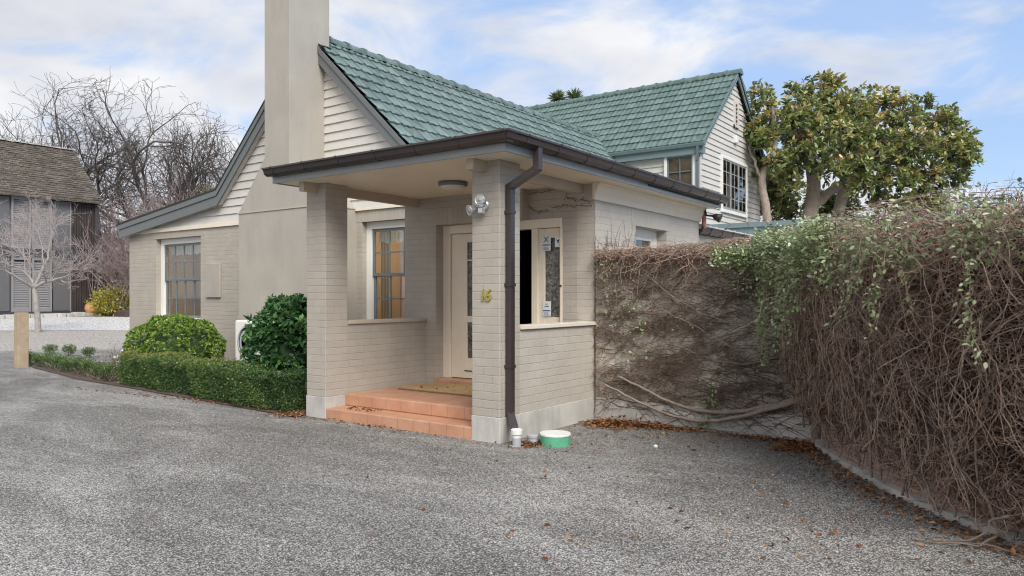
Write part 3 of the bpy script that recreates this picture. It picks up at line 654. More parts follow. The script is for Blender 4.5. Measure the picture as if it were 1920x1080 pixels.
def roof(name, o, u, v, L, S, mat, parent, seed=1, gauge=.335, tw=.30, trim=None):
    """tiled slope: o = eave corner, u along the eave, v up the slope"""
    o, u, v = (np.array(q, float) for q in (o, u, v)); u /= np.linalg.norm(u); v /= np.linalg.norm(v); nrm = np.cross(u, v)
    if nrm[2] < 0: nrm = -nrm
    g = np.random.default_rng(seed); k = 10; nt = int(L/tw)+1; us = np.linspace(0, nt*tw, nt*k+1); fr = np.minimum((us/tw) % 1, .999)
    prof = .009*(1+np.cos(2*PI*(fr*2)))*np.where(fr < .25, 1.25, 1)+np.where((fr < .1), .012, 0)
    keep = us <= L+1e-6; us = us[keep]; prof = prof[keep]; fr = fr[keep]; tid = (us/tw).astype(int); n = len(us)
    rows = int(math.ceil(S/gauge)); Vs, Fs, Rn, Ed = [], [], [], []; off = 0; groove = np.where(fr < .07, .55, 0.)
    for r_ in range(rows):
        v0, v1 = r_*gauge-.02, min((r_+1)*gauge+.03, S); sag = g.normal(0, .003, nt+2)[tid]; lift = .034+sag
        lines = []
        for q, (vv, hh) in enumerate(((v0+.004, -.012), (v0, None), (v0+.012, None), (v0+.12, None), (v1, None))):
            t = (vv-v0)/(v1-v0); h = prof*(.95)+lift*(1-t)+.004 if hh is None else np.full(n, hh)
            dv = -.009*np.cos(2*PI*fr*2) if q in (1, 2) else 0*fr
            Ed.append(np.maximum(groove, (1., .6, 0., 0., .2)[q]) if q else np.ones(n)); lines.append(o+us[:, None]*u+(vv+dv)[:, None]*v+h[:, None]*nrm)  # lip rows carry the painted course shade, groove the dark side joint
        Vs.append(np.concatenate(lines)); rr = g.random(nt+2)[tid]; rr[1:] = np.where(tid[1:] != tid[:-1], rr[:-1], rr[1:]); Rn.append(np.tile(rr, 5))
        i = np.arange(n-1)
        for q in range(4): Fs.append(np.stack([off+q*n+i, off+q*n+i+1, off+(q+1)*n+i+1, off+(q+1)*n+i], 1))
        off += 5*n
    return npmesh(name, np.concatenate(Vs), np.concatenate(Fs), mat, parent, np.concatenate(Rn), edge=np.concatenate(Ed))
def ridge_caps(name, p, q, mat, parent, r=.14, ln=.42):
    p, q = Vector(p), Vector(q); d = (q-p); n = int(d.length/ln)+1; d.normalize(); s = d.cross(Vector((0, 0, 1))); m = MB()
    for k in range(n):
        a = p+d*k*ln; b = p+d*min((k+1)*ln+.06, (q-p).length+.03)
        for (c0, c1, rr) in ((a, b, r), (a-d*.0, a+d*.07, r+.018)):
            prof = [(math.cos(t)*rr*1.15, math.sin(t)*rr*1.05-.135) for t in [PI*j/10 for j in range(11)]]
            vs = [c+s*x+Vector((0, 0, z)) for c in (c0, c1) for x, z in prof]; N = 11
            m.add(vs, [(j, j+1, N+j+1, N+j) for j in range(N-1)]+[tuple(range(N)), tuple(range(N, 2*N))[::-1]])
    return m.build(name, mat, parent)
def main_roof():
    YR = 8.26; zr = 5.95; Yend = 19.2
    c = 1/math.hypot(1, .93)
    xk = -7.40; zk = zr-.93*(-7.4+10.3)
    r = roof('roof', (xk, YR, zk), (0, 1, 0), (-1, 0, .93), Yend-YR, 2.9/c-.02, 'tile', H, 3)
    MB().add([(xk, YR+.02, zk-.03), (xk, Yend, zk-.03), (-10.3, Yend, zr-.03), (-10.3, YR+.02, zr-.03)], [(0, 1, 2, 3)]).build('roof_lining', 'tile_under', r)
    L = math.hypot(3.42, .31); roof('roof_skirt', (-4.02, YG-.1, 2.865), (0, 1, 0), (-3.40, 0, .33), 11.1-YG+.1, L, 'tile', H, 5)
    MB().prism([(-4.05, 2.85), (-7.45, 3.15), (-7.45, 2.83), (-4.05, 2.83)], YG+.15, 11.0, lambda a, b, t: (a, t, b)).build('roof_skirt_core', 'tile_under', H)
    c2 = 1/math.hypot(1, .97); z2 = zr-.97*2.6
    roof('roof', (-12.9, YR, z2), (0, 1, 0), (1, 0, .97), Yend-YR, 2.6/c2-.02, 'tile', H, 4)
    MB().add([(-12.9, YR+.02, z2-.03), (-12.9, Yend, z2-.03), (-10.3, Yend, zr-.03), (-10.3, YR+.02, zr-.03)], [(0, 1, 2, 3)]).build('roof_lining', 'tile_under', H)
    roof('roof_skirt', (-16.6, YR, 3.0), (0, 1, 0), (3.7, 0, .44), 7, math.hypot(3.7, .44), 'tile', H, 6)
    MB().add([(-16.6, YR+.02, 2.97), (-16.6, 15.2, 2.97), (-12.85, 15.2, 3.41), (-12.85, YR+.02, 3.41)], [(0, 1, 2, 3)]).build('roof_lining', 'tile_under', H)
    ridge_caps('ridge_caps', (-10.3, YR, zr+.05), (-10.3, 18.9, zr+.05), 'tile', H)
    # lead flashing where the chimney meets the tiles
    m = MB(); m.beam((-9.96, 8.25, 5.68), (-9.93, 8.52, 5.68), .05, .012); m.build('chimney_flashing', 'barge', H)
main_roof()

def chimney():
    xa, xb = -11.34, -9.18
    m = MB().box(xa, xb, YF, YG+.02, 0, 2.875); ch = m.build('chimney_breast', 'plaster', H, .006)
    MB().box(xa-.012, xb+.012, YF-.014, YG-.02, 2.868, 2.886).build('flashing', 'beam', ch)
    m = MB().prism([(xa, 2.887), (xb, 2.887), (-9.955, 3.62), (-10.617, 3.76)], YF+.002, YG+.02, lambda a, b, t: (a, t, b)); m.build('chimney_shoulder', 'plaster', ch, .004)
    m = MB().box(-10.614, -9.958, YF, 8.50, 3.55, 7.6); m.build('chimney_stack', 'plaster', ch, .006)
    m = MB().box(-10.68, -9.89, YF-.07, 8.57, 7.6, 7.75); m.build('chimney_cap', 'concrete', ch)
    for y in (7.9, 8.28): MB().lathe([(.13, 0), (.11, .3), (.13, .34), (.1, .34)], (-10.29, y, 7.75)).build('chimney_pot', 'pot', ch)
chimney()

def right_window():
    # small window in the right hand wall: faces +X
    x = X0-.15; a, b, c, d = 8.86, 9.83, 1.3, 2.375; t = .1; f = MB()
    f.box(x-.08, x, a, a+t, c, d); f.box(x-.08, x, b-t, b, c, d); f.box(x-.08, x, a+t, b-t, d-t, d); f.box(x-.08, X0+.03, a, b, c-.04, c+.02)
    fr = f.build('window', 'white', H, .004)
    s = MB(); y0, y1 = a+t, b-t; s.box(x-.06, x-.02, y0, y0+.05, c+.02, d-t); s.box(x-.06, x-.02, y1-.05, y1, c+.02, d-t); s.box(x-.06, x-.02, y0+.05, y1-.05, d-t-.05, d-t); s.box(x-.06, x-.02, y0+.05, y1-.05, c+.02, c+.08); s.box(x-.058, x-.022, y0+.05, y1-.05, 1.82, 1.86)
    so = s.build('sash', 'white', fr); MB().box(x-.045, x-.04, y0+.02, y1-.02, c+.03, d-t-.02).build('pane', 'glass_dull', so)
    MB().box(x-.5, x-.49, a-.1, b+.1, c-.1, d+.1).build('net_curtain', 'pvc_grey', fr)
right_window()

# ---------------------------------------- two storey wing
XW, YW = -7.03, 17.74; YE = 22.5; ZR = 7.62; YRG = (YW+YE)/2+.1; ZE = 5.25
def wing():
    sl = (ZR-ZE)/(YRG-YW+.15)
    def boards_x(X, poly, z0, z1, st=.148):
        m = MB(); z = z0
        def clip(p, zz, ab):
            o = []; n = len(p)
            for i in range(n):
                a, b = p[i], p[(i+1) % n]; ia = (a[1] >= zz) if ab else (a[1] <= zz); ib = (b[1] >= zz) if ab else (b[1] <= zz)
                if ia: o.append(a)
                if ia != ib: t = (zz-a[1])/(b[1]-a[1]); o.append((a[0]+(b[0]-a[0])*t, zz))
            return o
        while z < z1:
            q = clip(clip(poly, z, True), z+st, False)
            if len(q) > 2: m.prism(q, 0, 1, lambda a, b, t: ((X+.022-(b-z)/st*.026) if t == 0 else X-.05, a, b))
            z += st
        return m
    ztop = ZR-.12
    poly = [(YW, .0), (YE, .0), (YE, ZE-.05), (YRG, ztop), (YW, ZE-.05)]
    MB().prism(poly, XW-.25, XW-.045, lambda a, b, t: (t, a, b)).build('gable_core', 'board', H)
    boards_x(XW, poly, 2.4, 7.5).build('gable_siding', 'board', H)
    # front wall of the wing
    m = MB(); z = 3.0
    while z < 5.2:
        m.prism([(YW-.022, z), (YW+.004, z+.148), (YW+.2, z+.148), (YW+.2, z)], -12.0, XW-.002, lambda a, b, t: (t, a, b)); z += .148
    m.build('wing_siding', 'board', H)
    MB().box(XW-.0, XW+.028, YW-.03, YW+.05, 3.0, 5.2).build('corner_board', 'board', H)
    # front window
    a, b, c, d = -7.95, -7.10, 4.1, 5.06; f = MB(); y = YW-.09; t = .085
    f.box(a, a+t, y, YW+.03, c, d); f.box(b-t, b, y, YW+.03, c, d); f.box(a+t, b-t, y, YW+.03, d-t, d); f.box(a+t, b-t, y, YW+.03, c, c+t); fr = f.build('window', 'white', H, .004)
    s = MB(); s.box(a+t, a+t+.04, y+.015, y+.05, c+t, d-t); s.box(b-t-.04, b-t, y+.015, y+.05, c+t, d-t); s.box(a+t+.04, b-t-.04, y+.015, y+.05, d-t-.04, d-t); s.box(a+t+.04, b-t-.04, y+.015, y+.05, c+t, c+t+.04)
    xm = (a+b)/2; s.box(xm-.012, xm+.012, y+.018, y+.046, c+t+.04, d-t-.04); zm = (c+d)/2; s.box(a+t+.04, b-t-.04, y+.019, y+.045, zm-.012, zm+.012)
    so = s.build('sash', 'sash', fr); MB().box(a+t+.01, b-t-.01, y+.036, y+.039, c+t+.01, d-t-.01).build('pane', 'glass', so)
    MB().box(a+t, b-t, YW-.032, YW-.029, c+t, d-t).build('blind', 'carpet', fr)
    # gable window, six by four panes
    a, b, c, d = 19.14, 21.2, 3.68, 5.20; x = XW+.03; t = .085; f = MB()
    f.box(x-.05, x+.03, a, a+t, c, d); f.box(x-.05, x+.03, b-t, b, c, d); f.box(x-.05, x+.03, a+t, b-t, d-t, d); f.box(x-.05, x+.05, a+t, b-t, c, c+t); fr = f.build('window', 'white', H, .004)
    ia, ib, ic, idd = a+t, b-t, c+t, d-t; w = (ib-ia)/3
    for k in range(3):
        s = MB(); p, q = ia+k*w+.004, ia+(k+1)*w-.004; e = .045
        s.box(x-.03, x+.012, p, p+e, ic, idd); s.box(x-.03, x+.012, q-e, q, ic, idd); s.box(x-.03, x+.012, p+e, q-e, idd-e, idd); s.box(x-.03, x+.012, p+e, q-e, ic, ic+e+.03)
        s.box(x-.028, x+.008, (p+q)/2-.013, (p+q)/2+.013, ic+e+.03, idd-e)
        for j in range(1, 4): z = ic+(idd-ic)*j/4; s.box(x-.026, x+.006, p+e, q-e, z-.012, z+.012)
        so = s.build('sash', 'sash_pale', fr); MB().box(x+.000, x+.003, p+.02, q-.02, ic+.02, idd-.02).build('pane', 'glass_dull', so)
    MB().box(x-.006, x-.004, ia, ib, ic, idd).build('curtain', 'dark', fr)
    # vent and alarm box
    v = MB(); va, vb, vc, vd = 20.12, 20.44, 6.10, 6.82
    v.box(XW+.0, XW+.06, va, va+.07, vc, vd); v.box(XW, XW+.06, vb-.07, vb, vc, vd); v.box(XW, XW+.06, va+.07, vb-.07, vd-.08, vd); v.box(XW, XW+.07, va, vb, vc, vc+.06); vo = v.build('gable_vent', 'board', H)
    v = MB(); v.box(XW, XW+.026, va+.07, vb-.07, vc+.06, vd-.08); v.build('vent_back', 'carpet', vo); v = MB()
    for k in range(5): z = vc+.09+k*.11; v.beam((XW+.028, (va+vb)/2, z+.03), (XW+.056, (va+vb)/2, z), vb-va-.15, .014)
    v.build('slat', 'board', vo)
    MB().box(XW+.0, XW+.10, 20.14, 20.32, 5.66, 5.86).build('alarm_box', 'white', H, .02)
    # roof, eave fascia, gutter, barges
    S = math.hypot(YRG-YW+.15, ZR-ZE)
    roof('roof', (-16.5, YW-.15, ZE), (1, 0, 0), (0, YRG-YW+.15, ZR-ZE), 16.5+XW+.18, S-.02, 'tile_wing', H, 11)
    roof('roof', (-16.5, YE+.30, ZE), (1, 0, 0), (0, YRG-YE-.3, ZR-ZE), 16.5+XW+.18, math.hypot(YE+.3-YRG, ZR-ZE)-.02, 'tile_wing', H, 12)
    m = MB(); e = .03
    m.prism([(YW-.14, ZE-e), (YRG, ZR-e), (YE+.29, ZE-e), (YE+.29, ZE-e-.05), (YRG, ZR-e-.06), (YW-.14, ZE-e-.05)], -16.5, XW+.15, lambda a, b, t: (t, a, b)); m.build('roof_lining', 'tile_under', H)
    ridge_caps('ridge_caps', (-16.5, YRG, ZR+.05), (XW+.18, YRG, ZR+.05), 'tile_wing', H)
    m = MB(); m.sweep([(-9.6, YW-.16), (XW+.22, YW-.16)], [(0, ZE-.10), (.07, ZE-.10), (.10, ZE-.03), (.10, ZE-.015), (.07, ZE-.02), (0, ZE-.02)]); m.build('gutter', 'teal_trim', H)
    m = MB(); m.box(-9.6, XW+.02, YW-.16, YW-.13, ZE-.27, ZE-.03); m.box(-9.6, XW, YW-.129, YW+.0, ZE-.26, ZE-.24); m.box(XW+.0, XW+.10, YW-.155, YW+.12, ZE-.26, ZE-.06); m.build('eave_fascia', 'teal_trim', H); MB().box(XW-.0, XW+.14, YE-.1, YE+.34, ZE-.24, ZE-.05).build('eave_fascia', 'teal_trim', H)
    m = MB()
    for s_, ye in ((1, YW-.15), (-1, YE+.30)):
        m.prism([(ye, ZE+.0), (YRG, ZR+.0), (YRG, ZR-.19), (ye, ZE-.19)], XW+.10, XW+.13, lambda a, b, t: (t, a, b))
        m.prism([(ye, ZE+.03), (YRG, ZR+.03), (YRG, ZR-.05), (ye, ZE-.05)], XW+.131, XW+.16, lambda a, b, t: (t, a, b))
    m.build('barge_board', 'teal_trim', H)
    m = MB(); m.beam((XW+.03, YW-.22, ZE-.1), (XW-.03, YW-.10, ZE-.42), .07, .07); m.beam((XW-.03, YW-.08, ZE-.38), (XW-.03, YW-.08, 3.2), .07, .07); m.build('downpipe', 'sash', H)
    # pipe on the corner below
    # single storey link behind the porch roof: wall, gutter and roof
    m = MB(); m.box(X0-.30, X0-.06, 11.025, 17, 0, 2.42); m.build('link_wall', 'plaster', H)
    g = MB().sweep([(X0-.05, 11.06), (X0-.05, 15.2)], [(0, 2.43), (.05, 2.42), (.10, 2.45), (.11, 2.51), (.125, 2.515), (.125, 2.53), (.09, 2.53), (.03, 2.45), (0, 2.52)]).build('gutter', 'gutter', H)
    for k in range(8): y = 11.4+k*.5; MB().sweep([(X0-.05, y), (X0-.05, y+.02)], [(-.001, 2.425), (.055, 2.415), (.105, 2.445), (.117, 2.51), (.130, 2.512), (.130, 2.534), (0, 2.534)]).build('gutter_strap', 'gutter', g)
    m = MB(); m.prism([(X0+.03, 2.525), (-7.0, 2.80), (-7.0, 2.76), (X0+.03, 2.50)], 11.08, 17.6, lambda a, b, t: (a, t, b)); lr = m.build('link_roof', 'roof_grey', H)
    m = MB()
    for k in range(22): y = 11.1+k*.29; m.prism([(X0+.035, 2.53), (-7.0, 2.806), (-7.0, 2.84), (X0+.035, 2.57)], y, y+.07, lambda a, b, t: (a, t, b))
    m.build('roof_rib', 'roof_grey', lr)
    # flat roof with a deep teal fascia
    f = MB().box(-6.9, -3.0, 15.6, 15.64, 2.72, 2.96).build('flat_roof_fascia', 'teal_trim', H); MB().box(-6.9, -2.95, 15.56, 15.60, 2.90, 3.0).build('capping', 'teal_trim', f)
    MB().box(-6.9, -3.0, 15.64, 17.6, 2.93, 2.97).build('flat_roof', 'teal_trim', H); MB().box(-6.8, -3.1, 15.75, 15.8, 0, 2.70).build('link_wall', 'cream', H)
wing()

def small_fixtures():
    # security light on the porch pillar
    t = thing('security_light', (-4.56, Y0, 2.36), 'silver twin head security light fixed to the front of the porch pillar', 'light')
    m = MB().lathe([(.055, 0), (.055, .03), (.045, .04)], (-4.56, Y0, 2.36), (0, -1, 0)); m.tube([(-4.56, Y0-.035, 2.36), (-4.56, Y0-.06, 2.36)], .02, 12); m.build('base', 'metal', t, smooth=False)
    for c, d in (((-4.545, Y0-.09, 2.40), (.25, -1, .0)), ((-4.65, Y0-.10, 2.315), (-.45, -1, -.35))):
        c = Vector(c); dv = Vector(d).normalized()
        h = MB().lathe([(.016, -.045), (.030, -.04), (.040, -.02), (.050, .028), (.054, .033), (.054, .042), (.048, .042), (.042, .034)], c, d, 28).build('lamp_head', 'metal', t, smooth=True)
        MB().lathe([(.046, .036), (.035, .040), (.012, .038), (.012, .044), (.0, .044)], c, d, 24).build('lens', 'lens_grey', h, smooth=True)
        MB().tube([(-4.56, Y0-.04, 2.35), c-dv*.05], .011, 8).build('arm', 'metal', t)
    s = MB().box(-4.585, -4.535, Y0-.10, Y0-.03, 2.27, 2.325).build('sensor', 'metal', t, .008)
    # black spotlight under the eave end
    t = thing('spotlight', (-4.28, 11.07, 2.62), 'small black spotlight on a bracket under the far end of the eave', 'light')
    MB().tube([(-4.30, 11.06, 2.79), (-4.29, 11.09, 2.70), (-4.2, 11.13, 2.69)], .018, 8).build('bracket', 'black', t)
    MB().lathe([(.02, -.09), (.045, -.06), (.07, .04), (.06, .04)], (-4.12, 11.15, 2.66), (1, .2, -.45), 20).build('lamp_head', 'black', t, smooth=True)
    m = MB().tube([(-4.33, 11.10, 2.80), (-4.33, 11.10, 2.50)], .035, 10); tag(m.build('copper_pipe', 'copper'), 'short copper coloured pipe between the eave and the lower gutter', 'pipe')
    m = MB().box(-13.43, -12.96, YG-.045, YG-.001, 1.43, 2.09); tag(m.build('meter_box', 'plaster', None, .006), 'beige painted meter cover plate on the brick wall right of the left window', 'meter box')
    # drain pipe, cap, tub
    t = thing('drain_pipe', (-4.17, 5.87, 0), 'white and grey plastic drain pipe standing under the brown downpipe', 'pipe')
    MB().lathe([(.042, -.05), (.042, .085), (.042, .09)], (-4.17, 5.87, 0)).build('pipe', 'pvc_grey', t, smooth=False)
    MB().lathe([(.044, .085), (.046, .115), (.056, .12), (.058, .165), (.052, .168), (.046, .15)], (-4.17, 5.87, 0)).build('collar', 'pvc_white', t)
    t = MB().lathe([(.055, -.05), (.055, .06), (.062, .062), (.062, .085), (.05, .09)], (-4.13, 6.09, 0)); tag(t.build('drain_stub', 'pvc_grey'), 'short dark grey capped drain stub in leaves between white pipe and green tub', 'drain')
    t = thing('tub', (-3.92, 6.17, 0), 'round green plastic tub with a white lid on the gravel by the porch wall', 'tub')
    MB().lathe([(.132, -.03), (.143, .0), (.149, .095), (.146, .10)], (-3.92, 6.17, 0), n=40).build('bucket', 'tub', t)
    MB().lathe([(.150, .096), (.153, .097), (.153, .112), (.148, .116), (.12, .113), (.0, .114)], (-3.92, 6.17, 0), n=40).build('lid', 'lid', t)
    m = MB().box(-6.72, -4.95, 6.85, 7.58, .267, .288); t = thing('doormat', (-5.8, 7.2, .267), 'large brown coir doormat on the terracotta porch floor', 'doormat')
    MB().box(-6.72, -4.95, 6.85, 7.58, .267, .284).build('rubber_edge', 'carpet', t, .004); MB().box(-6.70, -4.97, 6.87, 7.56, .284, .292).build('pile', 'coir', t)
    # heat pump unit
    t = thing('heat_pump', (-10.4, 7.3, 0), 'white outdoor heat pump unit against the chimney breast behind the bush', 'heat pump')
    MB().box(-10.82, -9.98, 7.26, 7.58, .36, 1.06).build('casing', 'white', t, .02)
    g = MB()
    g.lathe([(.27, 0), (.275, .012), (.25, .018), (.245, .004)], (-10.46, 7.26, .71), (0, -1, 0), 36)
    for r in (.06, .11, .16, .21): g.lathe([(r, .008), (r+.006, .012), (r-.004, .012)], (-10.46, 7.26, .71), (0, -1, 0), 30)
    g.build('fan_grille', 'pvc_grey', t); MB().lathe([(.243, .001), (.243, .004), (0, .004)], (-10.46, 7.26, .71), (0, -1, 0), 30).build('fan_opening', 'black', t)
    for x in (-10.72, -10.08): MB().box(x-.04, x+.04, 7.26, 7.68, .0, .36).build('foot', 'pvc_grey', t)
small_fixtures()

# ------------------------------------------------------------------ garden walls
W2 = [(-1.845, 7.80), (-1.76, 7.50), (-1.42, 6.90), (-1.106, 6.396), (-.827, 5.99), (-.58, 5.70), (-.362, 5.491), (.1, 5.10), (.7, 4.70), (1.5, 4.3)]
def polyat(s):      # point and camera-side normal at arc length share s of wall 2
    seg = [math.dist(a, b) for a, b in zip(W2[:-1], W2[1:])]; t = s*sum(seg)
    for a, b, l in zip(W2[:-1], W2[1:], seg):
        if t <= l: break
        t -= l
    k = t/l; d = ((b[0]-a[0])/l, (b[1]-a[1])/l); return (a[0]+(b[0]-a[0])*k, a[1]+(b[1]-a[1])*k), (d[1], -d[0]) if (d[1]*-1+-d[0]*-1) > 1e9 else (-abs(d[1]), -abs(d[0])), d
def garden_walls():
    t = thing('garden_wall', (-3.1, 7.9, 0), 'stained rendered garden wall with bare creeper running from the house corner', 'wall')
    MB().box(X0+.004, -1.80, YB, YB+.22, .2, 1.92).build('wall', 'stain_wall', t); MB().box(X0+.006, -1.80, YB-.025, YB+.245, -.1, .25).build('plinth', 'concrete', t, .01)
    t = thing('garden_wall', (-.8, 5.9, 0), 'curved old red brick wall under the hanging dry vines', 'wall')
    n = 60; vs = []; fs = []; uv = []; L = 0; pl = None; rows = (0-.1, 1.9)
    for i in range(n+1):
        (x, y), nn, d = polyat(min(i/n, .9999)); L += math.dist((x, y), pl) if pl else 0; pl = (x, y)
        for o in (0, -.23):
            for z in rows: vs.append((x+nn[0]*o, y+nn[1]*o, z)); uv.append((L, z))
    for i in range(n):
        a = i*4; b = a+4; fs += [(a, b, b+1, a+1), (a+2, a+3, b+3, b+2), (a+1, b+1, b+3, a+3)]
    m = MB(); m.v = vs; m.f = fs; o = m.build('brickwork', 'old_brick', t); me = o.data; ul = me.uv_layers.new(name='UVMap')
    for lp in me.loops: ul.data[lp.index].uv = uv[lp.vertex_index]
    vs = []; fs = []
    for i in range(n+1):
        (x, y), nn, d = polyat(min(i/n, .9999)); w = .055+.012*math.sin(i*2.1)
        for o, z in ((-.01, -.1), (w, -.1), (w, .05+.006*math.sin(i*1.3)), (-.01, .058)): vs.append((x+nn[0]*o, y+nn[1]*o, z))
    for i in range(n):
        a = i*4; fs += [(a+k, a+4+k, a+5+k, a+1+k) for k in (1, 2)]
    m = MB(); m.v = vs; m.f = fs; m.build('footing', 'concrete', t)
garden_walls()

# ------------------------------------------------------------------ growing things
rng = np.random.default_rng(11)
def unit(v): return v/(np.linalg.norm(v)+1e-9)
def wander(p, d, ln, n, wob, grav, g, r0, r1):
    pts = [np.array(p, float)]; d = unit(np.array(d, float)); st = ln/(n-1)
    for k in range(n-1):
        d = unit(d+g.normal(0, wob, 3)+np.array([0, 0, -grav])); pts.append(pts[-1]+d*st)
    return np.array(pts), np.linspace(r0, r1, n)
def vines():
    g = np.random.default_rng(5)
    # creeper on the rendered wall
    t = thing('creeper', (-3.0, YB-.05, 0), 'bare brown creeper spreading over the rendered garden wall', 'vine')
    yw = YB-.012; thick = []
    def arc(pts, r0, r1, yo=.04, n=24):
        q = np.array(pts, float); s = np.linspace(0, len(q)-1, n); xs = np.interp(s, range(len(q)), q[:, 0]); zs = np.interp(s, range(len(q)), q[:, 1])
        k = np.ones(5)/5; xs[2:-2] = np.convolve(xs, k, 'valid'); zs[2:-2] = np.convolve(zs, k, 'valid')
        return (np.stack([xs, np.full(n, yw-yo)+g.normal(0, .004, n), zs+g.normal(0, .005, n)], 1), np.linspace(r0, r1, n))
    thick += [arc([(-4.05, .52), (-3.75, .42), (-3.35, .24), (-2.95, .20), (-2.5, .26), (-2.1, .40), (-1.85, .50)], .013, .034),
              arc([(-4.22, .42), (-3.9, .30), (-3.5, .15), (-3.1, .09), (-2.75, .15), (-2.4, .26), (-1.9, .47)], .011, .028, .06),
              arc([(-1.86, -.02), (-1.84, .3), (-1.88, .55), (-1.9, .9), (-1.8, 1.4), (-1.9, 1.9)], .05, .03, .10),
              arc([(-1.9, .95), (-2.2, .85), (-2.6, .72), (-3.0, .78), (-3.4, .95)], .010, .004), arc([(-1.95, 1.3), (-2.4, 1.15), (-2.9, 1.2), (-3.4, 1.45), (-3.7, 1.7)], .009, .004), arc([(-2.1, 1.0), (-2.35, .83), (-2.7, .90), (-3.1, 1.12), (-3.5, 1.3)], .009, .003)]
    tubes('stem', thick, 'vine_wood', t, 6)
    tw = []
    for k in range(680):      # long runners, nearly level, sagging between their holds
        x = g.uniform(X0+.02, -1.85); z = g.uniform(.14, 1.88); sg = 1 if g.random() < .5 else -1; a = g.normal(0, .28); n = 12; ln = g.uniform(.3, 1.0)
        p, r = wander((x, yw, z), (sg*math.cos(a), 0, math.sin(a)), ln, n, .15, -.02*sg*0+.01, g, g.uniform(.0026, .0052), .0014); p[:, 1] = yw-.004-abs(g.normal(0, .008, n))-.015*g.random(); tw.append((p, r))
        for q in range(g.integers(3, 7)):
            k2 = g.integers(1, n); b = g.normal(0, .8)+(PI/2 if g.random() < .5 else -PI/2)
            p2, r2 = wander(p[k2], (math.cos(b), -.05, math.sin(b)), g.uniform(.05, .22), 5, .35, 0, g, .0018, .001); p2[:, 1] = np.minimum(p2[:, 1], yw-.004); tw.append((p2, r2))
    for k in range(40):       # dense fuzz clumps
        cx = g.uniform(X0+.12, -1.9); cz = g.uniform(.2, 1.85); sx = g.uniform(.05, .16)
        for j in range(34):
            p, r = wander((cx+g.normal(0, sx), yw-.01, cz+g.normal(0, .03)), (g.normal(), -.15, g.normal()*.5), g.uniform(.05, .18), 4, .4, 0, g, .0025, .0013); p[:, 1] = np.minimum(p[:, 1], yw-.004); tw.append((p, r))
    for p, r in tw: p[:, 0] = np.maximum(p[:, 0], X0+.012); p[:, 2] = np.maximum(p[:, 2], .02)
    tubes('twig', tw, 'twig_dark', t, 3)
    # tangled fringe along the wall top
    fr = []
    for k in range(1150):
        x = g.uniform(X0+.02, -1.8); hang = g.random() < .22; up = (x-X0)/2.6
        p0 = (x, YB+g.uniform(-.10, .22), 1.90+g.uniform(-.03, .08+.06*up)); d = (g.normal(), g.normal()*.35-.1, .25 if not hang else -.3)
        p, r = wander(p0, d, g.uniform(.15, .65), 8, .33, .20 if hang else .09, g, g.uniform(.002, .0045), .0012); p[:, 1] = np.where(p[:, 2] < 1.92, np.minimum(p[:, 1], yw-.006), p[:, 1]); p[:, 0] = np.maximum(p[:, 0], X0+.012); p[:, 2] = np.minimum(p[:, 2], 1.98+.1*up); fr.append((p, r))
    tubes('top_twig', fr, 'twig_brown', t, 3)
    n = 2300; P = np.stack([X0+.02+2.56*g.random(n), YB+g.uniform(-.11, .2, n), 1.86+np.abs(g.normal(0, .06, n))], 1); tag(leaves('dry_leaf', P, g.normal(0, 1, (n, 3)), g.uniform(.018, .05, n), 'dry_leaf', t, seed=3), kind='stuff')
    # red brown leaves and green sprigs left on the wall
    P = []; 
    for (cx, cz, sx, sz, n) in ((-4.25, .5, .06, .25, 120), (-4.05, 1.35, .08, .2, 60), (-3.2, .55, .5, .25, 160), (-2.3, .42, .25, .1, 80), (-3.7, .7, .3, .3, 90)):
        P.append(np.stack([g.normal(cx, sx, n), np.full(n, yw-.02), np.abs(g.normal(cz, sz, n))+.02], 1))
    P = np.concatenate(P); P[:, 0] = np.clip(P[:, 0], X0+.02, -1.85); tag(leaves('withered_leaf', P, g.normal(0, 1, (len(P), 3))+np.array([0, -.5, -.4]), g.uniform(.015, .035, len(P)), 'litter_leaf', t, seed=4), kind='stuff')
    P = []
    for (cx, cz, sx, sz, n) in ((-4.22, 1.72, .07, .10, 70), (-3.9, 1.3, .10, .05, 45), (-3.82, 1.05, .08, .06, 35), (-3.85, .75, .09, .04, 22), (-3.25, 1.05, .08, .03, 14), (-4.18, 1.15, .05, .2, 30), (-2.98, .28, .05, .12, 70), (-2.99, .02, .06, .05, 30), (-4.0, 1.5, .1, .1, 30)):
        P.append(np.stack([g.normal(cx, sx, n), np.full(n, yw-.025)-g.random(n)*.04, np.abs(g.normal(cz, sz, n))+.03], 1))
    P = np.concatenate(P); P[:, 0] = np.clip(P[:, 0], X0+.02, -1.85); tag(leaves('green_leaf', P, g.normal(0, 1, (len(P), 3))+np.array([0, -.7, 0]), g.uniform(.025, .055, len(P)), 'vine_leaf', t, g.random(len(P))*.75, seed=5), kind='stuff')

    # the great curtain of dry vines over the curved brick wall
    t = thing('hanging_vine', (-.9, 5.8, 0), 'thick curtain of dry brown vines hanging over the curved brick wall', 'vine')
    # lower edge of the curtain above the ground, along the wall
    def low(s): return .06 if s > .66 else .36-.30*s/.66
    def bulge(z, s): 
        q = min(1, max(0, z/2.0)); return .10+.30*q**1.4
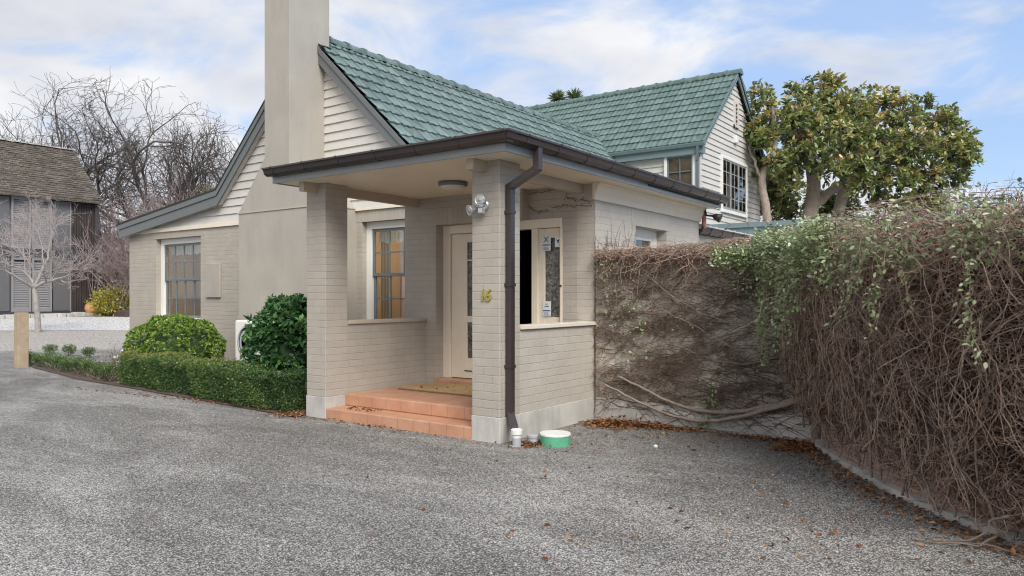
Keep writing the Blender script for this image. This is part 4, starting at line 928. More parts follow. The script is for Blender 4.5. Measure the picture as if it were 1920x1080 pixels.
    def twigs(count, lo, hi, r0, r1, n, kink, dn, l0, l1):
        L = []
        for k in range(count):
            s = g.random()*.93; (x, y), nn, d = polyat(s); z0 = low(s)+(2.02-low(s))*g.random()**.75; o = g.uniform(lo, hi)*bulge(z0, s); side = g.normal(0, 1.0)
            ln = max(.12, min(g.uniform(l0, l1), z0-low(s)+.3)); up = -1 if g.random() < .85 else .6
            p, r = wander((x+nn[0]*o, y+nn[1]*o, z0), (d[0]*side+nn[0]*(nq := g.normal(.1, .75)), d[1]*side+nn[1]*nq, up*g.uniform(.15, .7)), ln, n, kink, dn, g, g.uniform(r0, r1), r0*.6)
            p[:, 2] = np.clip(p[:, 2], low(s)*g.uniform(.5, 1.6), 2.06)
            off = (p[:, 0]-x)*nn[0]+(p[:, 1]-y)*nn[1]; lim = bulge(z0, s)*1.2+.04; fix = np.clip(off, .012, lim)-off; p[:, 0] += nn[0]*fix; p[:, 1] += nn[1]*fix; L.append((p, r))
        return L
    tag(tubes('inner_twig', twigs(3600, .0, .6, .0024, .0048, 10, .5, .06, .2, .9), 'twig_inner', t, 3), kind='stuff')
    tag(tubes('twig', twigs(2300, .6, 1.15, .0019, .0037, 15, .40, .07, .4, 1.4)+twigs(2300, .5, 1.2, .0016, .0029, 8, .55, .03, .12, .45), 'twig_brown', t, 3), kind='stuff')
    st = []
    for k in range(46):
        s = g.random()*.93; (x, y), nn, d = polyat(s); z0 = g.uniform(1.2, 2.05); ob = bulge(z0, s)*1.05; side = g.normal(0, .6)
        p, r = wander((x+nn[0]*ob, y+nn[1]*ob, z0), (d[0]*side+nn[0]*.2, d[1]*side+nn[1]*.2, -.5), g.uniform(.5, 1.3), 22, .30, .06, g, g.uniform(.0028, .0048), .0018); p[:, 2] = np.maximum(p[:, 2], .03); st.append((p, r))
    for k in range(24):       # woody stems climbing from the foot of the wall, forking
        s = g.random()*.9; (x, y), nn, d = polyat(s); ob = g.uniform(.04, .22); p, r = wander((x+nn[0]*ob, y+nn[1]*ob, low(s)*.5), (d[0]*g.normal(0, .5), d[1]*g.normal(0, .5), 1), g.uniform(1.2, 1.9), 22, .20, -.05, g, g.uniform(.007, .012), .004); p[:, 2] = np.minimum(p[:, 2], 1.98); st.append((p, r))
        for q in range(2):
            i = g.integers(5, 16); p2, r2 = wander(p[i], (d[0]*g.normal(), d[1]*g.normal(), .5), .7, 22, .25, .0, g, r[i]*.7, .002); st.append((p2, r2))
        for p3, r3 in st[-3:]:
            for v in p3:       # keep every stem against the curtain
                w = min((polyat(a) for a in np.linspace(max(0, s-.25), min(.96, s+.25), 26)), key=lambda w: (w[0][0]-v[0])**2+(w[0][1]-v[1])**2); off = (v[0]-w[0][0])*w[1][0]+(v[1]-w[0][1])*w[1][1]; fx = min(max(off, .03), .05+bulge(v[2], s)*.95)-off; v[0] += w[1][0]*fx; v[1] += w[1][1]*fx; v[2] = min(max(v[2], .03), 1.98)
    tubes('stem', st, 'vine_wood', t, 5)
    # mound on the top of the wall
    top = []
    def topz(s): return 2.02+.05*math.sin(s*9+.6)+.03*math.sin(s*23)-min(.09, max(0, s-.3)*.3)
    for k in range(3000):
        s = g.random()*.95; (x, y), nn, d = polyat(s); o = g.uniform(-.55, .42); z0 = topz(s)-.22*(abs(o+.05)/.5)**2*1.0-g.random()*.12
        p, r = wander((x+nn[0]*o, y+nn[1]*o, z0), (g.normal()+nn[0]*.3, g.normal()+nn[1]*.3, g.normal()*.25), g.uniform(.12, .45), 7, .45, .08, g, g.uniform(.0018, .0038), .001); p[:, 2] = np.minimum(p[:, 2], topz(s)+.02*g.random()); top.append((p, r))
    tag(tubes('top_twig', top, 'twig_brown', t, 3), kind='stuff')
    n = 9000; P = []; 
    for k in range(n):
        s = g.random()*.95; (x, y), nn, d = polyat(s); o = g.uniform(-.5, .42); P.append((x+nn[0]*o, y+nn[1]*o, topz(s)-.2*(abs(o+.05)/.5)**2-g.random()*.06+abs(g.normal(0, .02))))
    tag(leaves('dry_leaf', np.array(P), g.normal(0, 1, (n, 3)), g.uniform(.018, .045, n), 'dry_leaf', t, seed=6), kind='stuff')
    P = []
    for k in range(5200):
        s = g.random()*.93; (x, y), nn, d = polyat(s); z = g.uniform(.1, 1.9); o = g.uniform(.3, 1)*bulge(z, s); P.append((x+nn[0]*o, y+nn[1]*o, z))
    tag(leaves('withered_leaf', np.array(P), g.normal(0, 1, (len(P), 3)), g.uniform(.012, .036, len(P)), 'dry_leaf', t, g.random(len(P))*.9, seed=9), kind='stuff')

    # honeysuckle with pale green leaves over the corner and in strings
    t = thing('green_climber', (-1.8, 7.5, 0), 'pale green leafy climber draped over the corner where the garden walls meet', 'vine')
    P = []; Dv = []; strings = []
    def clump(cx, cy, cz, sx, sy, sz, n, out):
        p = np.stack([g.normal(cx, sx, n), g.normal(cy, sy, n), g.normal(cz, sz, n)], 1); P.append(p); Dv.append(np.tile(out, (n, 1)))
    out1 = np.array([-.3, -.8, .25])
    for k in range(75):
        x = g.uniform(-2.75, -1.75); clump(x, YB-.17-g.random()*.18, 1.90-.06*g.random()-.16*g.random()*(1 if x > -2.5 else .3), .07, .05, .055, 62, out1)
    for k in range(110):
        s = g.uniform(.0, .36); (x, y), nn, d = polyat(s); z = g.uniform(1.68, 2.0); b = bulge(z, s)*g.uniform(1.0, 1.3)+.03; clump(x+nn[0]*b, y+nn[1]*b, z,   .07, .07, .055, 60, np.array([nn[0], nn[1], .2]))
    for k in range(100):
        s = g.uniform(.30, .93); (x, y), nn, d = polyat(s); z = g.uniform(1.62, 2.0); b = bulge(z, s)*g.uniform(1.0, 1.25)+.03; clump(x+nn[0]*b, y+nn[1]*b, z, .05, .05, .045, 30, np.array([nn[0], nn[1], .2]))
    def string(x, y, z0, z1, n):
        m = 12; p = np.stack([x+g.normal(0, .015, m).cumsum(), y+g.normal(0, .012, m).cumsum(), np.linspace(z0, z1, m)], 1); strings.append((p, np.full(m, .002))); q = p[g.integers(0, m, n)]+g.normal(0, .022, (n, 3)); P.append(q); Dv.append(np.tile(np.array([-.3, -.6, -.4]), (n, 1)))
    for (x, z1, n) in ((-2.45, 1.45, 60), (-2.3, 1.25, 50), (-2.15, 1.35, 80), (-2.02, 1.05, 110), (-1.95, .95, 110), (-1.86, 1.2, 110), (-2.6, 1.5, 40)): string(x, YB-.22, 1.8, z1, n)
    for (s, z1, n) in ((.04, 1.0, 110), (.08, 1.15, 110), (.13, 1.3, 90), (.18, 1.25, 80), (.25, 1.45, 70), (.33, 1.4, 60), (.02, .75, 170), (.05, .8, 150), (.07, .95, 140), (.09, 1.1, 140), (.12, 1.0, 130), (.17, 1.2, 130), (.23, 1.3, 120), (.28, 1.35, 110), (.38, 1.5, 100), (.47, 1.45, 100), (.10, .95, 120), (.15, 1.05, 110), (.21, 1.2, 90), (.42, 1.3, 80), (.52, 1.25, 100), (.55, 1.35, 70), (.64, 1.1, 70), (.66, 1.2, 60), (.72, 1.0, 60)):
        (x, y), nn, d = polyat(s); b = .50; string(x+nn[0]*b, y+nn[1]*b, 1.8, z1, n)
    P = np.concatenate(P); Dv = np.concatenate(Dv); tag(leaves('green_leaf', P, Dv, g.uniform(.022, .048, len(P)), 'vine_leaf', t, np.clip(g.normal(.5, .25, len(P)), 0, 1), seed=8, width=.55), kind='stuff'); tag(tubes('stem', strings, 'twig_brown', t, 4), kind='stuff')
    # tendrils inside the porch
    t = thing('tendril', (-5.0, YB-.03, 2.5), 'thin trailing tendril with small dried leaves high on the porch wall', 'vine'); L = []; P = []
    for pts in ([(-5.5, 2.72), (-5.35, 2.60), (-5.2, 2.50), (-5.05, 2.52)], [(-5.0, 2.55), (-4.85, 2.56), (-4.7, 2.55), (-4.45, 2.53)], [(-5.5, 2.74), (-5.2, 2.75), (-4.95, 2.77)], [(-4.8, 2.66), (-4.6, 2.62), (-4.45, 2.58)]):
        q = np.array(pts); s = np.linspace(0, len(q)-1, 14); p = np.stack([np.interp(s, range(len(q)), q[:, 0]), np.full(14, YB-.012), np.interp(s, range(len(q)), q[:, 1])+g.normal(0, .006, 14)], 1); L.append((p, np.full(14, .003))); P.append(p[g.integers(0, 14, 46)]+g.normal(0, .015, (46, 3))*np.array([1, .3, 1]))
    tubes('stem', L, 'twig_dark', t, 4); P = np.concatenate(P); P[:, 1] = np.minimum(P[:, 1], YB-.01); leaves('dry_leaf', P, g.normal(0, 1, (len(P), 3)), g.uniform(.012, .028, len(P)), 'dry_leaf', t, g.random(len(P))*.35, seed=12)['kind'] = 'stuff'
    # a few tendrils climbing the right hand wall
    t = thing('tendril', (X0+.02, 8.2, 1.9), 'fine dark tendril climbing the weathered wall beside the small window', 'vine'); L = []
    for k in range(40):
        p, r = wander((X0+.01, g.uniform(7.85, 8.9), g.uniform(1.8, 2.1)), (0, g.normal()*.5, 1), g.uniform(.1, .45), 8, .25, -.02, g, .003, .001); p[:, 0] = X0+.008+np.abs(g.normal(0, .004, 8)); L.append((p, r))
    tubes('stem', L, 'twig_dark', t, 3)
vines()

def litter():
    g = np.random.default_rng(21); P = []
    def pile(cx, cy, sx, sy, n, h=.02, rot=0):
        a = g.normal(0, 1, (n, 2))*np.array([sx, sy]); c, s = math.cos(rot), math.sin(rot); P.append(np.stack([cx+a[:, 0]*c-a[:, 1]*s, cy+a[:, 0]*s+a[:, 1]*c, .006+np.abs(g.normal(0, h, n))*np.exp(-(a[:, 0]/sx)**2/2)], 1))
    pile(-4.0, 7.45, .16, .14, 900, .03); pile(-3.6, 7.6, .22, .07, 700, .025); pile(-3.2, 7.68, .3, .05, 200, .01); pile(-2.2, 7.60, .28, .06, 420, .012); pile(-1.95, 7.3, .12, .14, 350, .012); pile(-4.12, 6.0, .06, .10, 180, .012); pile(-4.05, 6.3, .06, .16, 90, .01); pile(-7.50, 5.85, .12, .12, 420, .015); pile(-2.9, 7.3, .6, .3, 120, .004)
    for k in range(26): s = .03+.8*k/26; (x, y), nn, d = polyat(s); pile(x+nn[0]*.16, y+nn[1]*.16, .10, .09, 34 if s < .55 else 46, .008)
    pile(-9.8, 5.78, 1.5, .06, 260, .006, .09); pile(-6.3, 5.80, .6, .05, 110, .006); pile(-2.5, 5.0, 1.3, 1.0, 140, .002); pile(-3.5, 6.5, .5, .5, 80, .002); pile(-1.0, 4.6, .7, .5, 120, .003)
    P = np.concatenate(P); bad = (P[:, 1] > YB-.03) & (P[:, 0] > X0); P = P[~bad]; D = g.normal(0, 1, (len(P), 3))*np.array([1, 1, .25])
    o = leaves('leaf_litter', P, D, g.uniform(.022, .05, len(P)), 'litter_leaf', None, seed=22, jitter=.1, fold=.35); tag(o, 'fallen brown leaves drifted along the walls and over the gravel', 'leaf litter', None, 'stuff')
    # leaves blown onto the steps and mat
    P = np.stack([g.uniform(-6.85, -6.2, 26), g.uniform(5.95, 6.15, 26), np.full(26, .130)], 1); P2 = np.stack([g.uniform(-6.6, -5.6, 12), g.uniform(6.95, 7.5, 12), np.full(12, .297)], 1); P = np.concatenate([P, P2])
    o = leaves('step_leaves', P, g.normal(0, 1, (len(P), 3))*np.array([1, 1, .2]), g.uniform(.03, .06, len(P)), 'litter_leaf', None, g.random(len(P))*.3, seed=23, jitter=.1, fold=.4); tag(o, 'a few curled dark leaves blown onto the steps and doormat', 'leaf litter', None, 'stuff')
    # loose stones over the nearer gravel
    n = 95000; t = 2.1+8.5*g.random(n)**1.5; r = g.uniform(-1.1, .95, n)*t*.75; x = FW[0]*t+RT[0]*r; y = FW[1]*t+RT[1]*r
    ok = ~((x > XL-.1) & (x < X0+.05) & (y > Y0-.05)) & ~((y > YB-.05)) & ~((x < -7.3) & (y > 5.6)); w = np.array([polyat(q)[0] for q in np.linspace(0, .999, 60)]); wn = np.array([polyat(q)[1] for q in np.linspace(0, .999, 60)])
    i = np.argmin((x[:, None]-w[:, 0])**2+(y[:, None]-w[:, 1])**2, 1); ok &= ((x-w[i, 0])*wn[i, 0]+(y-w[i, 1])*wn[i, 1]) > .03
    x, y = x[ok], y[ok]; n = len(x); S = g.uniform(.0028, .006, n)*np.where(g.random(n) < .02, 2, 1)
    base = np.array([(1, 0, 0), (0, 1, 0), (-1, 0, 0), (0, -1, 0), (0, 0, .7), (0, 0, -.7)], float); F0 = np.array([(0, 1, 4), (1, 2, 4), (2, 3, 4), (3, 0, 4), (1, 0, 5), (2, 1, 5), (3, 2, 5), (0, 3, 5)])
    a = g.uniform(0, 6.28, n); ca, sa = np.cos(a), np.sin(a); B = base[None]*(S[:, None, None]*g.uniform(.6, 1.3, (n, 6, 1))); V = np.stack([B[:, :, 0]*ca[:, None]-B[:, :, 1]*sa[:, None], B[:, :, 0]*sa[:, None]+B[:, :, 1]*ca[:, None], B[:, :, 2]], 2)+np.stack([x, y, S*.3], 1)[:, None]
    o = npmesh('loose_stones', V.reshape(-1, 3), (np.arange(n)[:, None, None]*6+F0).reshape(-1, 3), 'stone', None, np.repeat(g.random(n), 6)); tag(o, 'loose grey chippings lying over the gravel', 'gravel', None, 'stuff')
    # a white stone and an old root
    m = MB().lathe([(.0, -.005), (.016, .0), (.022, .012), (.014, .026), (.0, .03)], (-3.06, 6.61, 0), n=12); tag(m.build('white_stone', 'lid', smooth=True), 'small white stone alone on the gravel', 'stone')
    t = thing('root', (-.3, 5.05, 0), 'thin twisted bare roots on the gravel at the foot of the vines', 'root')
    for k in range(3): p, r = wander((-.66+.1*k, 4.98+.05*k, .004), (1, .25-.15*k, .12), .75, 18, .22, .0, g, .004, .009); p[:, 2] = np.abs(p[:, 2]-.004)*.4+.006; MB().tube(p.tolist(), r.tolist(), 7).build('root_strand', 'vine_wood', t, smooth=True)

litter()

def hedges():
    g = np.random.default_rng(31)
    A, B = np.array([-12.40, 6.18]), np.array([-7.58, 5.76]); d = (B-A)/np.linalg.norm(B-A); nb = np.array([-d[1], d[0]]); L = np.linalg.norm(B-A); Wd = .55; Hh = .50
    t = thing('box_hedge', (A[0]/2+B[0]/2, 6.2, 0), 'clipped box hedge with a golden brown top along the gravel edge', 'hedge')
    n = 52000; s = g.random(n)*L; f = g.random(n); w = np.where(f < .5, 0, np.where(f < .86, g.random(n), 1))*Wd; z = np.where((f >= .5) & (f < .86), Hh, .03+.47*g.random(n))
    endf = g.random(n) < .06; s = np.where(endf, np.where(g.random(n) < .5, 0, L), s); w = np.where(endf, g.random(n)*Wd, w); z = np.where(endf, Hh*g.random(n), z)
    lump = .035*np.sin(s*5.1+z*4)+.025*np.sin(s*11.7+1+z*9)+.03*np.sin(s*2.3); dep = np.abs(g.normal(0, .045, n))-np.where(g.random(n) < .04, g.uniform(.02, .07, n), 0); 
    o = np.zeros((n, 3)); front = (f < .5)&~endf; topm = (f >= .5) & (f < .86)&~endf; back = (f >= .86)&~endf
    o[front, :2] -= nb*1.0; o[back, :2] += nb; o[topm, 2] = 1; e0 = endf & (s < .1); o[e0, :2] = -d; o[endf & ~e0, :2] = d
    P = np.stack([A[0]+d[0]*s+nb[0]*w, A[1]+d[1]*s+nb[1]*w, z], 1)+o*(lump-dep)[:, None]
    rd = np.clip(g.normal(.32, .16, n)+np.where(topm, .28*np.clip(1.25-s/L*1.5, 0, 1), 0)+.13*np.sin(s*3.3+z*5)*np.sin(s*1.3+2)+.08*np.sin(s*9+z*13)+np.where((z > .40), .14, 0)*np.clip(1.3-s/L*1.2, 0, 1), 0, 1)
    leaves('foliage', P, o*.6+np.array([0, 0, .35]), g.uniform(.016, .030, n), 'hedge_leaf', t, rd, width=.65, seed=32, jitter=.8)
    m = MB(); q = .15; c = [A+d*q+nb*q, B-d*q+nb*q, B-d*q+nb*(Wd-q), A+d*q+nb*(Wd-q)]; m.prism([tuple(p) for p in c], .0, Hh-.14, lambda a, b, z: (a, b, z)); m.build('shade_core', 'leafy_shade', t)
    sl = tubes('stem', [(np.array([(A+d*x+nb*.2)[0:2].tolist()+[zz] for zz in (0, .1, .2, .3)]), np.full(4, .012)) for x in np.arange(.3, L, .35)], 'twig_brown', t, 5)
    # bed of soil
    c = [(-13.6, 6.1), (-12.4, 6.05), (-7.32, 5.72), (-7.32, 8.39), (-16.4, 8.39), (-17.2, 7.4), (-16.8, 6.6)]
    b = MB().add([(x, y, .012) for x, y in c], [tuple(range(len(c)))]); tag(b.build('planting_bed', 'soil'), kind='structure')
    def bush(name, c, rad, n, mat, label, size, seed, width=.5, flat=.0, lay=True, cat='shrub', rr=None, up=.25, gn=None):
        g = np.random.default_rng(seed); t = thing(name, (c[0], c[1], 0), label, cat); nl = 13; nc = n//nl; u = g.normal(0, 1, (nc, 3)); u /= np.linalg.norm(u, axis=1, keepdims=True); u[:, 2] = np.where(u[:, 2] < -.55, -u[:, 2], u[:, 2])
        lm = .45 if flat else 1; k = 1-np.abs(g.normal(0, .07*lm, nc))+np.where(g.random(nc) < .06, g.uniform(.0, .12*lm, nc), 0); lump = 1+lm*.07*np.sin(u[:, 0]*9+seed)*np.sin(u[:, 2]*8)+lm*.06*np.sin(u[:, 1]*11+u[:, 0]*6)
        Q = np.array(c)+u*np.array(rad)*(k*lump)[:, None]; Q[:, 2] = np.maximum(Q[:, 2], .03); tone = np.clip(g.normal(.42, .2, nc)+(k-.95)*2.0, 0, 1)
        ax = u+np.array([0, 0, up])+g.normal(0, .25, (nc, 3)); ax /= np.linalg.norm(ax, axis=1, keepdims=True); AX = np.repeat(ax, nl, 0); N2 = len(AX)
        rad_ = g.normal(0, 1, (N2, 3)); rad_ -= AX*(rad_*AX).sum(1, keepdims=True); rad_ /= np.linalg.norm(rad_, axis=1, keepdims=True)
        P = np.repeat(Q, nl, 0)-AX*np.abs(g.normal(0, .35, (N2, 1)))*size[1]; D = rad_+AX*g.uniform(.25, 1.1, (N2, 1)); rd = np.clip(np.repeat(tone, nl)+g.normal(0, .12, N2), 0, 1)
        leaves('foliage', P, D, g.uniform(*size, N2), mat, t, rd, width=width, seed=seed, jitter=.15)
        m = MB(); pr = []
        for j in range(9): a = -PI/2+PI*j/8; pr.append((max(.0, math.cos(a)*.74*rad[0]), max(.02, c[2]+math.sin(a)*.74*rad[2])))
        m.lathe(pr, (c[0], c[1], 0), n=20); m.build('shade_core', 'leafy_shade', t, smooth=True)
        st = [wander((c[0]+g.normal(0, .05), c[1]+g.normal(0, .05), 0), (g.normal()*.5, g.normal()*.5, 1), c[2]+.1, 5, .1, 0, g, .015, .008) for _ in range(7)]; tubes('stem', st, 'twig_brown', t, 5); return t
    bush('rounded_shrub', (-12.30, 7.10, .52), (.84, .80, .60), 30000, 'round_leaf', 'low rounded bright green shrub beneath the left hand window', (.026, .050), 41, .42, flat=1)
    bush('glossy_shrub', (-8.62, 6.70, .72), (.60, .62, .70), 8500, 'glossy_leaf', 'tall dark glossy leaved shrub between the chimney breast and porch pillar', (.06, .125), 42, .46, up=.0)
    # young box plants, two rows
    k = 0
    spots = [(46, 684), (60, 687), (75, 689), (93, 693), (110, 697), (126, 699), (145, 703), (164, 707), (186, 712), (205, 716), (94, 664), (130, 668), (166, 670), (118, 668)]
    words = ['beside the timber post', 'second from the timber post', 'third from the timber post', 'fourth from the timber post', 'fifth from the timber post', 'sixth from the timber post', 'fifth from the hedge end', 'fourth from the hedge end', 'third from the hedge end', 'touching the hedge end']
    for (px, py) in spots[:13]:
        a = (px-960)/1398; tt = 1.45*1398/(py-555.7); x, y = FW[0]*tt+RT[0]*a*tt, FW[1]*tt+RT[1]*a*tt
        front = k < 10; lab = 'young box plant in the front row, '+words[k] if front else ('young box plant in the back row, leftmost', 'young box plant in the back row, middle', 'young box plant in the back row, rightmost')[k-10]
        h = (.30 if front else .26)*g.uniform(.85, 1.2); w = .15*g.uniform(.9, 1.2)
        t = thing('box_plant', (x, y, 0), lab, 'plant', 'young box plants by the drive'); n = 900; u = g.normal(0, 1, (n, 3)); u /= np.linalg.norm(u, axis=1, keepdims=True); q = g.random(n)**.5; zz = (u[:, 2]*.5*q+.55)
        P = np.stack([x+u[:, 0]*w*q*(.7+zz*.5), y+u[:, 1]*w*q*(.7+zz*.5), np.maximum(.02, zz*h)], 1); leaves('foliage', P, u+np.array([0, 0, .8]), g.uniform(.02, .035, n), 'box_leaf', t, np.clip(zz*.6+g.normal(0, .2, n), 0, 1), seed=50+k, width=.5, jitter=.4)
        tubes('stem', [wander((x, y, 0), (g.normal()*.4, g.normal()*.4, 1), h*.9, 4, .1, 0, g, .006, .003) for _ in range(6)], 'twig_brown', t, 4); k += 1
    # dry flowering shrub at the hedge end
    x, y = -13.35, 6.75; t = thing('dry_shrub', (x, y, 0), 'small grey brown shrub with white flowers at the hedge end', 'shrub'); L = [wander((x+g.normal(0, .12), y+g.normal(0, .12), 0), (g.normal()*.5, g.normal()*.5, 1), g.uniform(.35, .68), 6, .18, 0, g, .004, .0015) for _ in range(150)]; tubes('twig', L, 'twig_pink', t, 3)
    P = np.concatenate([l[0][2:] for l in L]); P = np.repeat(P, 2, 0)+g.normal(0, .03, (len(P)*2, 3)); leaves('foliage', P, g.normal(0, 1, P.shape), g.uniform(.015, .04, len(P)), 'olive_leaf', t, seed=71)
    P = np.array([(x+.35+g.normal(0, .14), y-.12+g.normal(0, .1), .42+g.normal(0, .12)) for _ in range(26)]); P = np.repeat(P, 6, 0)+g.normal(0, .012, (156, 3)); leaves('flower', P, g.normal(0, 1, P.shape), g.uniform(.025, .045, len(P)), 'petal', t, seed=72, width=.8)['kind'] = 'stuff'
    # timber post
    x, y = -17.02, 6.50; t = MB().box(x-.1, x+.1, y-.1, y+.1, -.1, 1.12); tag(t.build('timber_post', 'wood', None, .012), 'square pale timber post at the edge of the gravel', 'post')
hedges()

# ------------------------------------------------------------------ trees
def grow(g, p, d, ln, r, lev, out, tips, spread=.6, ratio=.72, kids=(2, 4), wob=.10, up=.05, n=5, minr=.004, shrink=.6, env=None):
    if env is not None and np.sum(((np.array(p)-env[0])/env[1])**2) > 1.5: tips.append((p, d)); return
    pts, rad = wander(p, d, ln, n, wob, -up, g, r, r*.74); out.append((pts, rad))
    if lev == 0 or r < minr: tips.append((pts[-1], unit(pts[-1]-pts[-2]))); return
    k = g.integers(*kids)+0
    for j in range(k):
        i = n-1 if j == 0 else g.integers(max(1, n//2-1), n); dd = unit(pts[i]-pts[i-1]); a = g.normal(0, 1, 3); a = unit(a-dd*a.dot(dd)); ang = spread*g.uniform(.5, 1.2)*(.55 if j == 0 else 1)
        grow(g, pts[i], unit(dd*math.cos(ang)+a*math.sin(ang)), ln*ratio*g.uniform(.75, 1.2), rad[i]*(.82 if j == 0 else shrink), lev-1, out, tips, spread, ratio, kids, wob, up, n, minr, shrink, env)
def bare_tree(name, loc, h, label, seed, mat='bark_dark', lev=7, trunk=.22, lean=(0, 0), spread=.55, group=None, kids=(2, 4), wob=.14, ratio=.76, minr=.006, cat='tree', first=.26, up=.05, thin=.004, env=None, twig=None):
    g = np.random.default_rng(seed); env = None if env is None else (np.array([lean[0]*h*.5, lean[1]*h*.5, h*.60]), np.array([env*h, env*h, h*.40])); t = thing(name, loc, label, cat, group); br = []; tips = []
    tr_, rr = wander((0, 0, 0), (lean[0], lean[1], 1), h*first, 6, .05, 0, g, trunk, trunk*.75); top = tr_[-1]
    for j in range(4 if lev > 5 else 4):
        a = 2*PI*(j+g.random()*.6)/4; an = g.uniform(.25, .75)*spread/.55; grow(g, top, (math.sin(an)*math.cos(a)+lean[0], math.sin(an)*math.sin(a)+lean[1], math.cos(an)), h*.24, trunk*.55, lev-1, br, tips, spread, ratio, kids, wob, up, 5, minr, .6, env)
    if env is not None:
        def rnd_(p):
            q = (p-env[0])/env[1]; l = np.linalg.norm(q, axis=1, keepdims=True)+1e-6; return env[0]+q/l*np.where(l < .72, l, .72+.34*np.tanh((l-.72)/.34))*env[1]
        br = [(rnd_(p), r) for p, r in br]
    zmax = max(b[0][:, 2].max() for b in br); sc_ = h/zmax; off = np.array(loc)
    tubes('trunk', [(tr_*sc_+off, rr)], mat, t, 8)
    big = [(p*sc_+off, r) for p, r in br if r[0] > .03]; small = [(p*sc_+off, np.maximum(r, thin)) for p, r in br if r[0] <= .03]
    if big: tubes('branch', big, mat, t, 5)
    if small: tubes('crown', small, twig or mat, t, 3)
    return t
def px_at(px, t): return xy(t, (px-960)/1398*t)
def trees():
    # winter trees beyond the barn
    data = [(22, 60, 19.5, 113, 'tall bare tree at the far left behind the shingled barn roof', .4), (95, 64, 18.5, 108, 'reddish bare tree rising over the middle of the barn roof', .35), (200, 61, 18.4, 121, 'bare tree with a high fan of thin branches right of the barn ridge', .38),
            (285, 58, 17.6, 104, 'broad bare tree with arching limbs left of the house roof', .5), (345, 62, 16.6, 106, 'wide bare tree behind the lower house roof', .45), (430, 56, 13.8, 105, 'gnarled bare tree nearest the house chimney', .45), (-30, 58, 16.5, 107, 'bare tree at the very edge of the view behind the barn', .3)]
    for k, (px, t, h, seed, lab, tk) in enumerate(data):
        x, y = px_at(px, t); bare_tree('bare_tree', (x, y, gz(x, y)), h, lab, seed, 'bark_dark', 7, tk, group='bare winter trees behind the barn', spread=.74, wob=.2, minr=.010, ratio=.79, kids=(2, 5), thin=.012, up=.0, env=.42, first=.20)
    # pink grey thicket
    for k, (px, t, h, lab) in enumerate(((225, 44, 6.2, 'pinkish twiggy bush beside the end of the barn'), (285, 41, 6.4, 'pale twiggy bush left of the low roof edge'), (345, 43, 7.0, 'pinkish twiggy bush above the low roof edge'), (400, 46, 8.0, 'twiggy bush behind the kink in the roof edge'), (255, 37, 4.6, 'low twiggy bush between the barn and the house corner'))):
        g = np.random.default_rng(200+k); x, y = px_at(px, t); z = gz(x, y); tt = thing('twiggy_bush', (x, y, z), lab, 'bush', 'leafless bushes beside the barn'); br = []; tips = []
        for j in range(34): grow(g, np.array([x+g.normal(0, .5), y+g.normal(0, .5), z]), (g.normal()*.42, g.normal()*.42, 1), h*.36, .035, 4, br, tips, .5, .72, (2, 4), .14, .03, 5, .003)
        br = [(p, np.maximum(r, .010)) for p, r in br]; tubes('twigs', br, 'twig_pink', tt, 3)
    # small pale tree on the pebble strip
    x, y = -28.6, 11.45; bare_tree('small_bare_tree', (x, y, gz(x, y)), 4.9, 'small pale barked leafless tree on the white pebbles', 301, 'bark_pale', 7, .11, (.06, .02), .75, wob=.15, ratio=.78, minr=.0016, first=.32, up=.03, kids=(3, 4), thin=.0042, env=.42, twig='twig_pale')
    # magnolia behind the house
    g = np.random.default_rng(77); t = thing('magnolia_tree', (-5.2, 23.4, 0), 'large evergreen magnolia with bronze and green leaves behind the house', 'tree')
    def W(px, py, tt): x, y = px_at(px, tt); return np.array([x, y, 1.45+(555.7-py)*tt/1398])
    trunks = [[(1500, 640, 22), (1508, 480, 22), (1520, 400, 22), (1530, 330, 21.9), (1505, 280, 21.8), (1480, 225, 21.6)], [(1525, 390, 22), (1560, 355, 22.2), (1600, 330, 22.4), (1660, 300, 22.5), (1720, 260, 22.4)], [(1545, 640, 23), (1560, 450, 22.8), (1580, 370, 22.6), (1592, 300, 22.4), (1620, 240, 22.2), (1650, 190, 22)],
              [(1450, 600, 21), (1440, 410, 21), (1425, 330, 21), (1450, 300, 21), (1452, 250, 21), (1450, 200, 21)], [(1592, 310, 22.4), (1560, 250, 22.2), (1540, 190, 22.0)], [(1530, 330, 21.9), (1560, 280, 21.5), (1600, 230, 21)], [(1660, 300, 22.5), (1720, 320, 22.2), (1770, 330, 22)], [(1425, 330, 21), (1405, 280, 21.2), (1410, 220, 21.4)]]
    rad = [.27, .14, .2, .13, .09, .10, .07, .045]
    for pts, r in zip(trunks, rad):
        q = np.array([W(*p) for p in pts]); s = np.linspace(0, len(q)-1, 16); p = np.stack([np.interp(s, range(len(q)), q[:, i]) for i in range(3)], 1); p[2:-2] = (p[1:-3]+p[2:-2]+p[3:-1])/3; p[1:-1] += g.normal(0, .015, (14, 3)); tubes('limb' if r < .15 else 'trunk', [(p, np.linspace(r, r*.5, 16))], 'bark_magnolia', t, 10)
